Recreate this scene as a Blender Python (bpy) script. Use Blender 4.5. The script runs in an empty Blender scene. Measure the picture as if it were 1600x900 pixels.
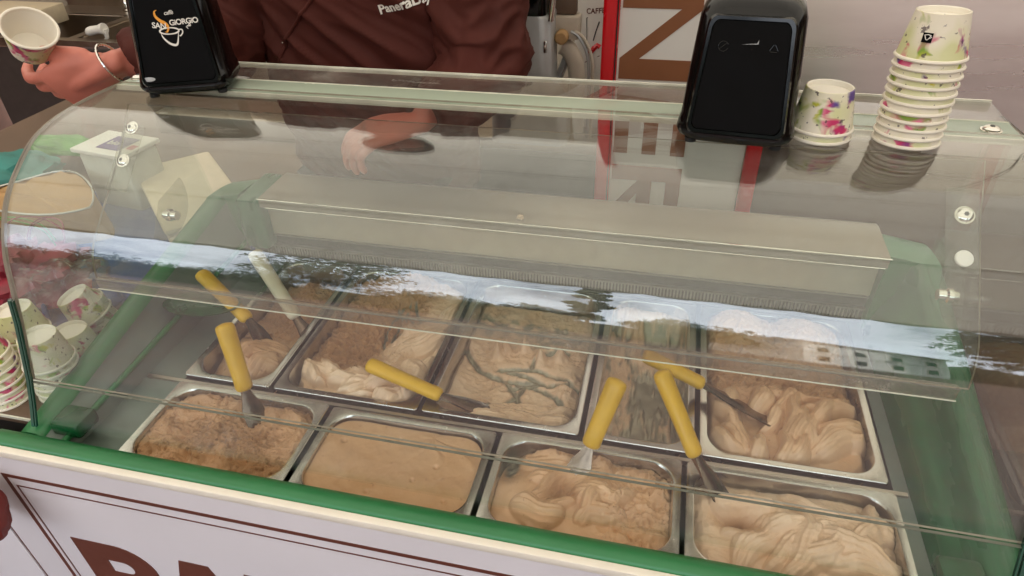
import bpy, math, random
import numpy as np
from mathutils import Vector, Matrix, noise
from mathutils.bvhtree import BVHTree
S = 0.001                      # every number below is in millimetres
random.seed(4); RNG = np.random.default_rng(4)
sc = bpy.context.scene
C = sc.collection

# ------------------------------------------------------------------ camera
cam = bpy.data.objects.new('camera', bpy.data.cameras.new('camera')); C.objects.link(cam)
cam.data.sensor_width = 36; cam.data.lens = 36*1055.94/1600
cam.data.clip_start = 0.01; cam.data.clip_end = 900
cam.matrix_world = (Matrix.Translation(Vector((737.7, -674.8, 750.3))*S) @ Matrix.Rotation(0.245263, 4, 'Z')
                    @ Matrix.Rotation(0.950997, 4, 'X') @ Matrix.Rotation(-0.0300355, 4, 'Z'))
sc.camera = cam
# ------------------------------------------------------------------ world, sun, exposure
SUN_EL, SUN_AZ = 52, 20        # sun behind the stall, over the roof
w = bpy.data.worlds.new('World'); sc.world = w; w.use_nodes = True
nt = w.node_tree; nt.nodes.clear()
sky = nt.nodes.new('ShaderNodeTexSky'); sky.sky_type = 'NISHITA'; sky.sun_disc = False
sky.sun_elevation = math.radians(SUN_EL); sky.sun_rotation = math.radians(SUN_AZ)
sky.air_density = 1.0; sky.dust_density = 2.5; sky.ozone_density = 1.0
bg = nt.nodes.new('ShaderNodeBackground'); bg.inputs[1].default_value = 0.15
wo = nt.nodes.new('ShaderNodeOutputWorld')
tc = nt.nodes.new('ShaderNodeTexCoord'); ns = nt.nodes.new('ShaderNodeTexNoise'); ns.inputs['Scale'].default_value = 3.2
ns.inputs['Detail'].default_value = 7; ns.inputs['Roughness'].default_value = .6
rp = nt.nodes.new('ShaderNodeValToRGB'); rp.color_ramp.elements[0].position = .30; rp.color_ramp.elements[1].position = .52
mx = nt.nodes.new('ShaderNodeMix'); mx.data_type = 'RGBA'
nt.links.new(tc.outputs['Generated'], ns.inputs['Vector']); nt.links.new(ns.outputs['Fac'], rp.inputs[0])
nt.links.new(rp.outputs[0], mx.inputs['Factor']); nt.links.new(sky.outputs[0], mx.inputs[6])
mx.inputs[7].default_value = (17, 18.2, 20.4, 1)
nt.links.new(mx.outputs[2], bg.inputs[0]); nt.links.new(bg.outputs[0], wo.inputs[0])
sun = bpy.data.objects.new('sun', bpy.data.lights.new('sun', 'SUN')); C.objects.link(sun)
sun.data.energy = 4.5; sun.data.angle = math.radians(.5); sun.data.color = (1, .95, .87)
el, az = math.radians(SUN_EL), math.radians(SUN_AZ)
sun.rotation_euler = Vector((math.sin(az)*math.cos(el), math.cos(az)*math.cos(el), math.sin(el))).to_track_quat('Z', 'Y').to_euler()
sc.view_settings.view_transform = 'Standard'; sc.view_settings.look = 'None'
sc.view_settings.gamma = 1; sc.view_settings.exposure = 0.62
sc.render.engine = 'CYCLES'
cy = sc.cycles
cy.max_bounces = 10; cy.diffuse_bounces = 4; cy.glossy_bounces = 5; cy.transmission_bounces = 6; cy.transparent_max_bounces = 40
cy.caustics_reflective = False; cy.caustics_refractive = False; cy.sample_clamp_indirect = 4
try: cy.use_denoising = True
except Exception: pass

# ------------------------------------------------------------------ materials
def lin(c):
    return tuple((x/255/12.92 if x/255 <= .04045 else ((x/255+.055)/1.055)**2.4) for x in c) + (1,)
def new_mat(name):
    m = bpy.data.materials.new(name); m.use_nodes = True
    return m, m.node_tree, m.node_tree.nodes['Principled BSDF']
def N(nt, t, **k):
    n = nt.nodes.new(t)
    for a, b in k.items():
        if a in n.inputs: n.inputs[a].default_value = b
        else: setattr(n, a, b)
    return n
def coords(nt, scale=(1, 1, 1), kind='Object'):
    t = nt.nodes.new('ShaderNodeTexCoord'); mp = nt.nodes.new('ShaderNodeMapping'); mp.inputs['Scale'].default_value = scale
    nt.links.new(t.outputs[kind], mp.inputs[0]); return mp.outputs[0]
def mixc(nt, fac, a, b, mode='MIX'):
    n = nt.nodes.new('ShaderNodeMix'); n.data_type = 'RGBA'; n.blend_type = mode
    for s, v in ((0, fac), (6, a), (7, b)):
        if hasattr(v, 'is_linked') or hasattr(v, 'links'): nt.links.new(v, n.inputs[s])
        elif s == 0: n.inputs[s].default_value = v
        else: n.inputs[s].default_value = v
    return n.outputs[2]
def ramp(nt, src, pts):
    r = nt.nodes.new('ShaderNodeValToRGB'); e = r.color_ramp.elements
    while len(e) < len(pts): e.new(.5)
    for q, (p, c) in zip(e, pts): q.position = p; q.color = c if len(c) == 4 else tuple(c)+(1,)
    nt.links.new(src, r.inputs[0]); return r.outputs[0]
def gray(v): return (v, v, v, 1)
def mat(name, col, rough=.5, metal=0, var=.12, scale=30, bump=0, bscale=200, stretch=(1, 1, 1), coat=0, spec=.5, wear=None):
    m, nt, b = new_mat(name)
    v = coords(nt, stretch)
    n = N(nt, 'ShaderNodeTexNoise', Scale=scale, Detail=5.0); nt.links.new(v, n.inputs['Vector'])
    c = lin(col) if max(col) > 1 else tuple(col)+(1,)
    f = ramp(nt, n.outputs['Fac'], [(.3, gray(1-var)), (.7, gray(1+var))])
    out = mixc(nt, 1.0, c, f, 'MULTIPLY')
    if wear:
        n3 = N(nt, 'ShaderNodeTexNoise', Scale=wear[1], Detail=8.0, Roughness=.7); nt.links.new(v, n3.inputs['Vector'])
        out = mixc(nt, ramp(nt, n3.outputs['Fac'], [(wear[2], gray(0)), (wear[2]+.08, gray(1))]), out, lin(wear[0]))
    nt.links.new(out, b.inputs['Base Color'])
    rr = ramp(nt, n.outputs['Fac'], [(.3, gray(max(.02, rough*.85))), (.7, gray(min(1, rough*1.15)))])
    nt.links.new(rr, b.inputs['Roughness'])
    b.inputs['Metallic'].default_value = metal; b.inputs['Coat Weight'].default_value = coat
    b.inputs['Specular IOR Level'].default_value = spec
    if bump:
        n2 = N(nt, 'ShaderNodeTexNoise', Scale=bscale, Detail=4.0); nt.links.new(v, n2.inputs['Vector'])
        bp = N(nt, 'ShaderNodeBump', Strength=bump, Distance=.002); nt.links.new(n2.outputs['Fac'], bp.inputs['Height'])
        nt.links.new(bp.outputs[0], b.inputs['Normal'])
    return m
def sheet_glass(name, tint=(1, 1, 1), ior=1.5, rough=0.0, dirt=.012, dirtcol=(.8, .8, .75), boost=1.0):
    """clear sheet: transparent with a Fresnel reflection and a very thin film of dust and smears"""
    m = bpy.data.materials.new(name); m.use_nodes = True; nt = m.node_tree; nt.nodes.clear()
    o = nt.nodes.new('ShaderNodeOutputMaterial')
    tr = N(nt, 'ShaderNodeBsdfTransparent'); tr.inputs[0].default_value = tuple(tint)+(1,)
    gl = N(nt, 'ShaderNodeBsdfGlossy', Roughness=rough); gl.inputs[0].default_value = (1, 1, 1, 1)
    geo = nt.nodes.new('ShaderNodeNewGeometry')
    mr = nt.nodes.new('ShaderNodeMix'); mr.data_type = 'FLOAT'; mr.inputs[2].default_value = ior; mr.inputs[3].default_value = 1/ior
    nt.links.new(geo.outputs['Backfacing'], mr.inputs[0])
    fr = nt.nodes.new('ShaderNodeFresnel'); nt.links.new(mr.outputs[0], fr.inputs['IOR'])
    v = coords(nt, (1, 1, 1))
    wn = N(nt, 'ShaderNodeTexNoise', Scale=5.0, Detail=1.0); nt.links.new(v, wn.inputs['Vector'])
    bp = N(nt, 'ShaderNodeBump', Strength=.16, Distance=.0015); nt.links.new(wn.outputs['Fac'], bp.inputs['Height'])
    nt.links.new(bp.outputs[0], gl.inputs['Normal'])
    sc_ = N(nt, 'ShaderNodeMath', operation='MULTIPLY', use_clamp=True); sc_.inputs[1].default_value = boost
    nt.links.new(fr.outputs[0], sc_.inputs[0])
    mix = nt.nodes.new('ShaderNodeMixShader'); nt.links.new(sc_.outputs[0], mix.inputs[0])
    nt.links.new(tr.outputs[0], mix.inputs[1]); nt.links.new(gl.outputs[0], mix.inputs[2])
    df = N(nt, 'ShaderNodeBsdfDiffuse'); df.inputs[0].default_value = tuple(dirtcol)+(1,)
    n1 = N(nt, 'ShaderNodeTexNoise', Scale=7.0, Detail=9.0, Roughness=.75); nt.links.new(v, n1.inputs['Vector'])
    n2 = N(nt, 'ShaderNodeTexVoronoi', Scale=240.0); nt.links.new(v, n2.inputs['Vector'])
    spots = ramp(nt, n2.outputs['Distance'], [(0.0, gray(.45)), (.11, gray(0))])
    n4 = N(nt, 'ShaderNodeTexNoise', Scale=16.0, Detail=2.0); nt.links.new(v, n4.inputs['Vector'])
    sp = mixc(nt, 1.0, spots, ramp(nt, n4.outputs['Fac'], [(.60, gray(0)), (.74, gray(1))]), 'MULTIPLY')
    film = ramp(nt, n1.outputs['Fac'], [(.38, gray(dirt*.25)), (.58, gray(dirt)), (.74, gray(dirt*4.5))])
    both = mixc(nt, 1.0, film, sp, 'ADD')
    m2 = nt.nodes.new('ShaderNodeMixShader'); nt.links.new(both, m2.inputs[0])
    nt.links.new(mix.outputs[0], m2.inputs[1]); nt.links.new(df.outputs[0], m2.inputs[2]); nt.links.new(m2.outputs[0], o.inputs[0])
    return m
M = {}
M['glass'] = sheet_glass('curved_glass', (.965, .985, .97), ior=1.68)
M['side_glass2'] = sheet_glass('low_pane_glass', (.96, .97, .95), ior=1.36, dirt=.022)
M['side_glass'] = sheet_glass('side_glass', (.93, .96, .94))
M['acrylic'] = sheet_glass('acrylic', (.93, .935, .91), ior=1.26, dirt=.022)
M['bracket_acrylic'] = sheet_glass('bracket_acrylic', (.86, .86, .82), ior=1.3, dirt=.06)
M['film'] = sheet_glass('plastic_film', (.93, .93, .93), ior=1.4, rough=.08, dirt=.05)
M['frost'] = mat('frosted_strip', (164, 176, 158), .25, var=.03, scale=4)
M['ledge'] = sheet_glass('ledge_acrylic', (.80, .76, .72), dirt=.07, dirtcol=(.7, .66, .6))
M['edge'] = mat('glass_edge_green', (22, 74, 58), .12, spec=.8)
M['edge_pale'] = mat('acrylic_edge', (176, 166, 150), .25)
M['edge_grey'] = mat('glass_edge_grey', (104, 104, 92), .3)
M['bead'] = sheet_glass('bead_acrylic', (.84, .80, .73), dirt=.2, dirtcol=(.62, .56, .48))
M['edge_white'] = mat('acrylic_edge_bright', (226, 224, 206), .25)
M['green'] = mat('green_plastic', (42, 112, 64), .34, var=.10, scale=9, bump=.05, bscale=60, wear=((40, 88, 55), 14, .70))
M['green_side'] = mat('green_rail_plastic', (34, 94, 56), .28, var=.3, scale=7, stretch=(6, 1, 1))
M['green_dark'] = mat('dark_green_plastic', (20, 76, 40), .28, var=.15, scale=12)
M['steel'] = mat('pan_steel', (196, 194, 188), .24, 1, var=.10, scale=60, bump=.05, bscale=300)
M['steel_brushed'] = mat('brushed_steel', (188, 180, 168), .36, 1, var=.08, scale=14, stretch=(1, 20, 20), bump=.03, bscale=200)
M['steel_wall'] = mat('wall_steel', (244, 240, 230), .30, 1, var=.12, scale=4, stretch=(.5, 1, 2.5), bump=.3, bscale=4)
M['sink_steel'] = mat('sink_steel', (176, 164, 150), .34, 1, var=.12, scale=9)
M['chrome'] = mat('chrome', (225, 222, 215), .09, 1, var=.04)
M['hood'] = mat('hood_painted_steel', (146, 134, 118), .42, .35, var=.05, scale=8, bump=.02, bscale=60)
M['grille'] = mat('grille_steel', (128, 124, 116), .4, .8, var=.1)
M['dark'] = mat('dark_plastic', (22, 20, 19), .5, var=.2)
M['tub'] = mat('tub_grey_green', (112, 124, 116), .45, .3, var=.15, scale=10)
M['black'] = mat('black_gloss_plastic', (6, 6, 6), .12, var=.1, spec=.4)
M['black_matt'] = mat('black_satin_plastic', (8, 7, 7), .5, var=.1, spec=.08)
M['rubber'] = mat('black_rubber', (14, 14, 14), .7)
M['yellow'] = mat('yellow_plastic', (222, 174, 22), .36, var=.07, scale=25, bump=.05, bscale=90, wear=((176, 128, 34), 40, .64))
M['white_handle'] = mat('ivory_plastic', (222, 212, 190), .38, var=.05)
M['blade'] = mat('spatula_blade_steel', (128, 114, 100), .22, 1, var=.15, scale=40, wear=((180, 136, 98), 28, .66))
M['paper'] = mat('cup_inside_paper', (232, 226, 212), .55, var=.03)
M['rim'] = mat('cup_rim_paper', (238, 230, 214), .45, var=.03)
M['board'] = mat('board_lilac_white', (206, 199, 201), .38, var=.03, scale=5)
M['board_edge'] = mat('board_edge_cream', (232, 222, 205), .5, var=.03)
M['brown_ink'] = mat('brown_vinyl', (96, 50, 38), .45, var=.05)
M['banner_brown'] = mat('banner_brown_vinyl', (128, 80, 50), .4, var=.04)
M['banner'] = mat('banner_white', (216, 212, 206), .45, var=.03, scale=6)
M['red'] = mat('red_paint', (196, 14, 26), .25, var=.08, coat=.3)
M['jacket'] = mat('brown_jacket_cloth', (78, 38, 32), .7, var=.22, scale=7, bump=.25, bscale=700, spec=.15)
M['trousers'] = mat('black_trousers', (26, 24, 26), .8, var=.1)
M['skin'] = mat('skin', (204, 122, 104), .48, var=.10, scale=22, bump=.1, bscale=260)
M['hair'] = mat('dark_hair', (44, 30, 22), .6, var=.3, scale=80, stretch=(1, 1, 8))
M['white'] = mat('white_print', (232, 228, 220), .5, var=.02)
M['silver'] = mat('grinder_silver', (168, 168, 166), .38, .4, var=.06)
M['pvc'] = mat('cream_pvc', (188, 176, 158), .5, var=.08)
M['cream_wall'] = mat('cream_wall_paint', (176, 164, 148), .75, var=.06, scale=4)
M['beige'] = mat('beige_box', (212, 196, 168), .6, var=.06)
M['kraft'] = mat('kraft_paper', (174, 138, 92), .75, var=.10, scale=8, stretch=(1, 6, 1), bump=.3, bscale=30)
M['foil'] = mat('silver_foil', (190, 188, 180), .3, .9, var=.1)
M['napkin'] = mat('napkin_paper', (206, 204, 190), .8, var=.05, scale=12, stretch=(5, 5, 1), bump=.3, bscale=40)
M['lilac'] = mat('purple_label', (112, 96, 140), .5, var=.1)
M['blue'] = mat('blue_plastic', (34, 66, 128), .42, var=.2, scale=6)
M['lime'] = mat('lime_cloth', (90, 150, 66), .6, var=.2, scale=20)
M['teal'] = mat('teal_cloth', (58, 126, 118), .7, var=.3, scale=10)
M['redbag'] = mat('red_net', (140, 44, 58), .5, var=.35, scale=25)
M['orange_ink'] = mat('orange_ink', (234, 160, 48), .5, var=.02)
M['leather'] = mat('maroon_cloth', (112, 40, 32), .6, var=.25, scale=10, bump=.2, bscale=90)
M['wood'] = mat('worktop_brown', (104, 84, 68), .6, var=.2, scale=6)
M['villa'] = mat('villa_stucco', (240, 238, 230), .8, var=.06, scale=.6)
M['villa_trim'] = mat('villa_trim', (200, 190, 176), .8)
M['shutter'] = mat('villa_window_dark', (66, 66, 70), .3)
M['tile'] = mat('roof_tile', (148, 84, 60), .8, var=.2, scale=3)
M['bark'] = mat('bark', (74, 58, 44), .9, var=.3)
M['leaf'] = mat('foliage', (46, 66, 34), .6, var=.45, scale=.9)
M['pave'] = mat('stone_paving', (78, 56, 48), .85, var=.25, scale=3, bump=.4, bscale=30)
M['floor_in'] = mat('stall_floor', (58, 50, 46), .7, var=.2, scale=4)
M['brown_wall'] = mat('brown_low_wall', (84, 60, 48), .6, var=.2, scale=5)
M['wood_hill'] = mat('wooded_hill', (30, 42, 24), .9, var=.5, scale=.25)
M['apron'] = mat('sink_apron', (84, 72, 68), .5, .3)
M['panel_light'] = mat('well_back_panel', (196, 184, 164), .38, .3, var=.05)
M['pole'] = mat('awning_pole', (90, 86, 80), .4, .6)

def cup_material():
    m, nt, b = new_mat('floral_cup_paper')
    uv = nt.nodes.new('ShaderNodeTexCoord'); oi = nt.nodes.new('ShaderNodeObjectInfo')
    add = N(nt, 'ShaderNodeVectorMath', operation='ADD'); com = nt.nodes.new('ShaderNodeCombineXYZ')
    mul = N(nt, 'ShaderNodeMath', operation='MULTIPLY'); mul.inputs[1].default_value = 37.0
    nt.links.new(oi.outputs['Random'], mul.inputs[0]); nt.links.new(mul.outputs[0], com.inputs[2])
    nt.links.new(uv.outputs['Object'], add.inputs[0]); nt.links.new(com.outputs[0], add.inputs[1])
    n1 = N(nt, 'ShaderNodeTexNoise', Scale=34.0, Detail=3.0, Distortion=.6); nt.links.new(add.outputs[0], n1.inputs['Vector'])
    n2 = N(nt, 'ShaderNodeTexNoise', Scale=20.0, Detail=2.0); nt.links.new(add.outputs[0], n2.inputs['Vector'])
    n3 = N(nt, 'ShaderNodeTexNoise', Scale=130.0, Detail=3.0); nt.links.new(add.outputs[0], n3.inputs['Vector'])
    sep = nt.nodes.new('ShaderNodeSeparateColor'); nt.links.new(n2.outputs['Color'], sep.inputs[0])
    hue = ramp(nt, sep.outputs[0], [(.36, lin((92, 66, 140))), (.42, lin((200, 40, 96))), (.50, lin((222, 120, 150))), (.55, lin((120, 160, 50))), (.63, lin((206, 196, 60)))])
    mask = ramp(nt, n1.outputs['Fac'], [(.545, gray(0)), (.62, gray(1))])
    wash = ramp(nt, sep.outputs[1], [(.44, gray(0)), (.62, gray(.55))])
    c = mixc(nt, wash, lin((236, 228, 208)), lin((196, 204, 110)))
    c = mixc(nt, mask, c, hue)
    speck = ramp(nt, n3.outputs['Fac'], [(.64, gray(0)), (.67, gray(.8))])
    c = mixc(nt, speck, c, lin((70, 52, 60)))
    nt.links.new(c, b.inputs['Base Color']); b.inputs['Roughness'].default_value = .45
    return m
M['cup'] = cup_material()

def gelato_material(name, c0, c1, speck=.0, fine=1.0):
    m, nt, b = new_mat(name)
    v = coords(nt)
    n1 = N(nt, 'ShaderNodeTexNoise', Scale=16.0, Detail=4.0); nt.links.new(v, n1.inputs['Vector'])
    base = mixc(nt, ramp(nt, n1.outputs['Fac'], [(.32, gray(0)), (.68, gray(1))]), lin(c0), lin(c1))
    at = nt.nodes.new('ShaderNodeVertexColor'); at.layer_name = 'scrape'
    sp = nt.nodes.new('ShaderNodeSeparateColor'); nt.links.new(at.outputs['Color'], sp.inputs[0])
    crumbly = mixc(nt, sp.outputs[1], base, lin((196, 150, 108)))          # freshly scraped crumb, its tone darkened to stand for shade in the pits
    if speck:
        n5 = N(nt, 'ShaderNodeTexNoise', Scale=85.0, Detail=2.0); nt.links.new(v, n5.inputs['Vector'])
        crumbly = mixc(nt, ramp(nt, n5.outputs['Fac'], [(.69, gray(0)), (.73, gray(speck))]), crumbly, lin((122, 66, 36)))
    # where the paddle scraped the pan bare the steel shows
    n6 = N(nt, 'ShaderNodeTexNoise', Scale=70.0, Detail=6.0); nt.links.new(v, n6.inputs['Vector'])
    sub = N(nt, 'ShaderNodeMath', operation='MULTIPLY_ADD'); sub.inputs[1].default_value = .5; nt.links.new(n6.outputs['Fac'], sub.inputs[0])
    a2 = N(nt, 'ShaderNodeMath', operation='SUBTRACT'); a2.inputs[1].default_value = .25; nt.links.new(sp.outputs[0], a2.inputs[0]); nt.links.new(a2.outputs[0], sub.inputs[2])
    metal = ramp(nt, sub.outputs[0], [(.36, gray(0)), (.74, gray(1))])
    col = mixc(nt, metal, crumbly, lin((158, 152, 134)))
    nt.links.new(col, b.inputs['Base Color'])
    mm = N(nt, 'ShaderNodeMath', operation='MULTIPLY'); mm.inputs[1].default_value = .7; nt.links.new(metal, mm.inputs[0]); nt.links.new(mm.outputs[0], b.inputs['Metallic'])
    b.inputs['Roughness'].default_value = .36; b.inputs['Specular IOR Level'].default_value = .5
    n2 = N(nt, 'ShaderNodeTexNoise', Scale=150.0*fine, Detail=9.0, Roughness=.72); nt.links.new(v, n2.inputs['Vector'])
    vm = N(nt, 'ShaderNodeMath', operation='MULTIPLY_ADD'); vm.inputs[1].default_value = .85; vm.inputs[2].default_value = .12
    nt.links.new(sp.outputs[1], vm.inputs[0])
    bp = N(nt, 'ShaderNodeBump', Distance=.006); nt.links.new(vm.outputs[0], bp.inputs['Strength'])
    nt.links.new(n2.outputs['Fac'], bp.inputs['Height']); nt.links.new(bp.outputs[0], b.inputs['Normal'])
    return m
M['gel_light'] = gelato_material('gelato_cream', (234, 206, 178), (222, 188, 156))
M['gel_tan'] = gelato_material('gelato_hazelnut', (222, 184, 148), (206, 162, 122), .3)
M['gel_smooth'] = gelato_material('gelato_smooth_caramel', (204, 164, 126), (194, 152, 112), .25, .5)
M['gel_brown'] = gelato_material('gelato_brownish', (212, 172, 134), (192, 146, 108), .5)

# ------------------------------------------------------------------ mesh helpers
class MB:
    def __init__(s): s.v = []; s.f = []
    def add(s, vs, fs):
        o = len(s.v); s.v += [tuple(map(float, p)) for p in vs]; s.f += [tuple(i+o for i in f) for f in fs]; return s
    def box(s, x0, x1, y0, y1, z0, z1, b=0, T=None):
        if b <= 0:
            vs = [(x, y, z) for z in (z0, z1) for y in (y0, y1) for x in (x0, x1)]
            fs = [(0, 2, 3, 1), (4, 5, 7, 6), (0, 1, 5, 4), (2, 6, 7, 3), (0, 4, 6, 2), (1, 3, 7, 5)]
            if T is not None: vs = [tuple(T @ Vector(p)) for p in vs]
            return s.add(vs, fs)
        secs = []
        for z, i in ((z0, b), (z0+b*.3, b*.3), (z0+b, 0), (z1-b, 0), (z1-b*.3, b*.3), (z1, b)):
            secs.append([(x, y, z) for x, y in rrect((x0+x1)/2, (y0+y1)/2, (x1-x0)/2-i, (y1-y0)/2-i, max(b, .5), 3)])
        if T is not None: secs = [[tuple(T @ Vector(p)) for p in r] for r in secs]
        return s.loft(secs, True, True)
    def loft(s, rings, cap0=False, cap1=False, closed=True):
        n = len(rings[0]); vs = [p for r in rings for p in r]; fs = []
        for k in range(len(rings)-1):
            for i in range(n if closed else n-1):
                j = (i+1) % n; fs.append((k*n+i, k*n+j, (k+1)*n+j, (k+1)*n+i))
        if cap0: fs.append(tuple(range(n))[::-1])
        if cap1: fs.append(tuple((len(rings)-1)*n+i for i in range(n)))
        return s.add(vs, fs)
    def tube(s, pts, r, n=10, cap=True):
        pts = [Vector(p) for p in pts]; rs = r if hasattr(r, '__len__') else [r]*len(pts)
        rings = []; up = Vector((0, 0, 1))
        t0 = (pts[1]-pts[0]).normalized()
        if abs(t0.z) > .95: up = Vector((0, 1, 0))
        a = t0.cross(up).normalized()
        for i, p in enumerate(pts):
            t = (pts[min(i+1, len(pts)-1)]-pts[max(i-1, 0)]).normalized()
            a = (a-t*a.dot(t)).normalized(); b = t.cross(a)
            rings.append([tuple(p+(a*math.cos(q)+b*math.sin(q))*rs[i]) for q in [2*math.pi*k/n for k in range(n)]])
        return s.loft(rings, cap, cap)
    def lathe(s, prof, c=(0, 0, 0), n=32, cap0=False, cap1=False, T=None):
        rings = [[(c[0]+r*math.cos(2*math.pi*k/n), c[1]+r*math.sin(2*math.pi*k/n), c[2]+z) for k in range(n)] for r, z in prof]
        if T is not None: rings = [[tuple(T @ Vector(p)) for p in r] for r in rings]
        return s.loft(rings, cap0, cap1)
    def prism(s, poly, h0, h1, axis='y'):
        """poly in the plane, extruded along axis"""
        def q(a, b, h): return {'y': (a, h, b), 'x': (h, a, b), 'z': (a, b, h)}[axis]
        n = len(poly)
        vs = [q(a, b, h0) for a, b in poly]+[q(a, b, h1) for a, b in poly]
        fs = [tuple(range(n))[::-1], tuple(range(n, 2*n))]+[(i, (i+1) % n, n+(i+1) % n, n+i) for i in range(n)]
        return s.add(vs, fs)
def rrect(cx, cy, hx, hy, r, n=6):
    r = min(r, hx*.98, hy*.98); out = []
    for sx, sy, a0 in ((1, 1, 0), (-1, 1, 90), (-1, -1, 180), (1, -1, 270)):
        for k in range(n+1):
            a = math.radians(a0+90*k/n); out.append((cx+sx*(hx-r)+r*math.cos(a), cy+sy*(hy-r)+r*math.sin(a)))
    return out
def crom(K, n=8):
    K = [np.array(k, float) for k in K]; P = [2*K[0]-K[1]]+K+[2*K[-1]-K[-2]]; o = []
    for i in range(1, len(P)-2):
        for j in range(n):
            t = j/n; a, b, c, d = P[i-1:i+3]
            o.append(tuple(.5*((2*b)+(-a+c)*t+(2*a-5*b+4*c-d)*t*t+(-a+3*b-3*c+d)*t**3)))
    o.append(tuple(K[-1])); return o
def obj(name, mb, m, parent=None, sharp=38, T=None, smooth=True, loc=None):
    """ONE mesh object; vertices given in mm world coordinates (or local when the parent is an empty at the origin)"""
    me = bpy.data.meshes.new(name)
    vs = np.array(mb.v, float).reshape(-1, 3)*S
    me.from_pydata(vs.tolist(), [], mb.f); me.update()
    me.materials.append(M[m] if isinstance(m, str) else m)
    if smooth:
        me.polygons.foreach_set('use_smooth', [True]*len(me.polygons))
        me.set_sharp_from_angle(angle=math.radians(sharp))
    o = bpy.data.objects.new(name, me); C.objects.link(o)
    import bmesh
    bm = bmesh.new(); bm.from_mesh(me); bmesh.ops.recalc_face_normals(bm, faces=bm.faces); bm.to_mesh(me); bm.free()
    if T is not None: o.matrix_basis = T
    if loc is not None: o.location = Vector(loc)*S
    if parent is not None: o.parent = parent
    return o
def tag(o, label=None, cat=None, group=None, kind=None):
    for k, v in (('label', label), ('category', cat), ('group', group), ('kind', kind)):
        if v: o[k] = v
    return o
def thing(name, label, cat, loc=(0, 0, 0), rz=0, group=None):
    o = bpy.data.objects.new(name, None); C.objects.link(o); o.empty_display_size = .02
    o.location = Vector(loc)*S; o.rotation_euler = (0, 0, rz)
    return tag(o, label, cat, group)
def text_mb(body, size, bold=0, depth=.4, spacing=1.0, shear=0, align='LEFT'):
    cu = bpy.data.curves.new('t', 'FONT'); cu.body = body; cu.size = size; cu.offset = bold; cu.extrude = depth
    cu.space_character = spacing; cu.shear = shear; cu.align_x = align; cu.resolution_u = 5
    ob = bpy.data.objects.new('t', cu); C.objects.link(ob); bpy.context.view_layer.update()
    me = bpy.data.meshes.new_from_object(ob.evaluated_get(bpy.context.evaluated_depsgraph_get()))
    mb = MB(); mb.add([tuple(v.co) for v in me.vertices], [tuple(p.vertices) for p in me.polygons])
    bpy.data.objects.remove(ob); bpy.data.meshes.remove(me); bpy.data.curves.remove(cu)
    return mb
def xf(mb, T):
    mb.v = [tuple(T @ Vector(p)) for p in mb.v]; return mb
def frame(o, xa, ya):
    x = Vector(xa).normalized(); z = x.cross(Vector(ya)).normalized(); y = z.cross(x)
    m = Matrix((x, y, z)).transposed().to_4x4(); m.translation = Vector(o); return m
def copy_tree(o, parent=None):
    c = o.copy(); C.objects.link(c)
    if parent is not None: c.parent = parent
    for ch in list(o.children): copy_tree(ch, c)
    return c

# ------------------------------------------------------------------ setting
GZ, FZ = -920, -770
o = obj('pavement', MB().add([(-3e5, -3e5, GZ), (3e5, -3e5, GZ), (3e5, 3e5, GZ), (-3e5, 3e5, GZ)], [(0, 1, 2, 3)]), 'pave', smooth=False); tag(o, kind='structure')
tag(obj('stall_floor', MB().box(-2800, 2600, 260, 2330, GZ-20, FZ), 'floor_in'), kind='structure')
tag(obj('back_wall', MB().box(-2900, 2700, 2300, 2345, GZ-20, 1690), 'cream_wall'), kind='structure')
o = obj('steel_wall', MB().box(930, 2600, 905, 935, 92, 1380), 'steel_wall'); tag(o, kind='structure')
obj('wall_seam', MB().box(1500, 1503, 903.5, 906, 92, 1380), 'dark', o)
obj('low_wall', MB().box(930, 4100, 890, 934, FZ, 91), 'brown_wall', o)

# awning: a run of cloth panels between bent tubes, open to the front
aw = thing('awning', 'beige cloth awning stretched over the whole stall and its customers', 'awning', (0, 0, 1300))
m = bpy.data.materials.new('awning_cloth'); m.use_nodes = True; nt = m.node_tree; nt.nodes.clear()
out = nt.nodes.new('ShaderNodeOutputMaterial'); d = N(nt, 'ShaderNodeBsdfDiffuse'); t = N(nt, 'ShaderNodeBsdfTranslucent')
d.inputs[0].default_value = (.62, .57, .47, 1); t.inputs[0].default_value = (.62, .55, .44, 1)
mxs = nt.nodes.new('ShaderNodeMixShader'); mxs.inputs[0].default_value = .45
nt.links.new(d.outputs[0], mxs.inputs[1]); nt.links.new(t.outputs[0], mxs.inputs[2]); nt.links.new(mxs.outputs[0], out.inputs[0])
M['cloth'] = m
M['block_curtain'] = mat('block_curtain_cloth', (92, 66, 54), .85, var=.15)
M['rib_cloth'] = mat('awning_seam_cloth', (120, 112, 96), .9)
NX = 8; X0, X1, YF, YB = -3400, 4200, -2150, 2700
def aw_z(x, y):
    t = (y-YF)/(YB-YF)
    return 1440+330*math.sin(math.pi*min(1, t*1.0)*.75)
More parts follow.
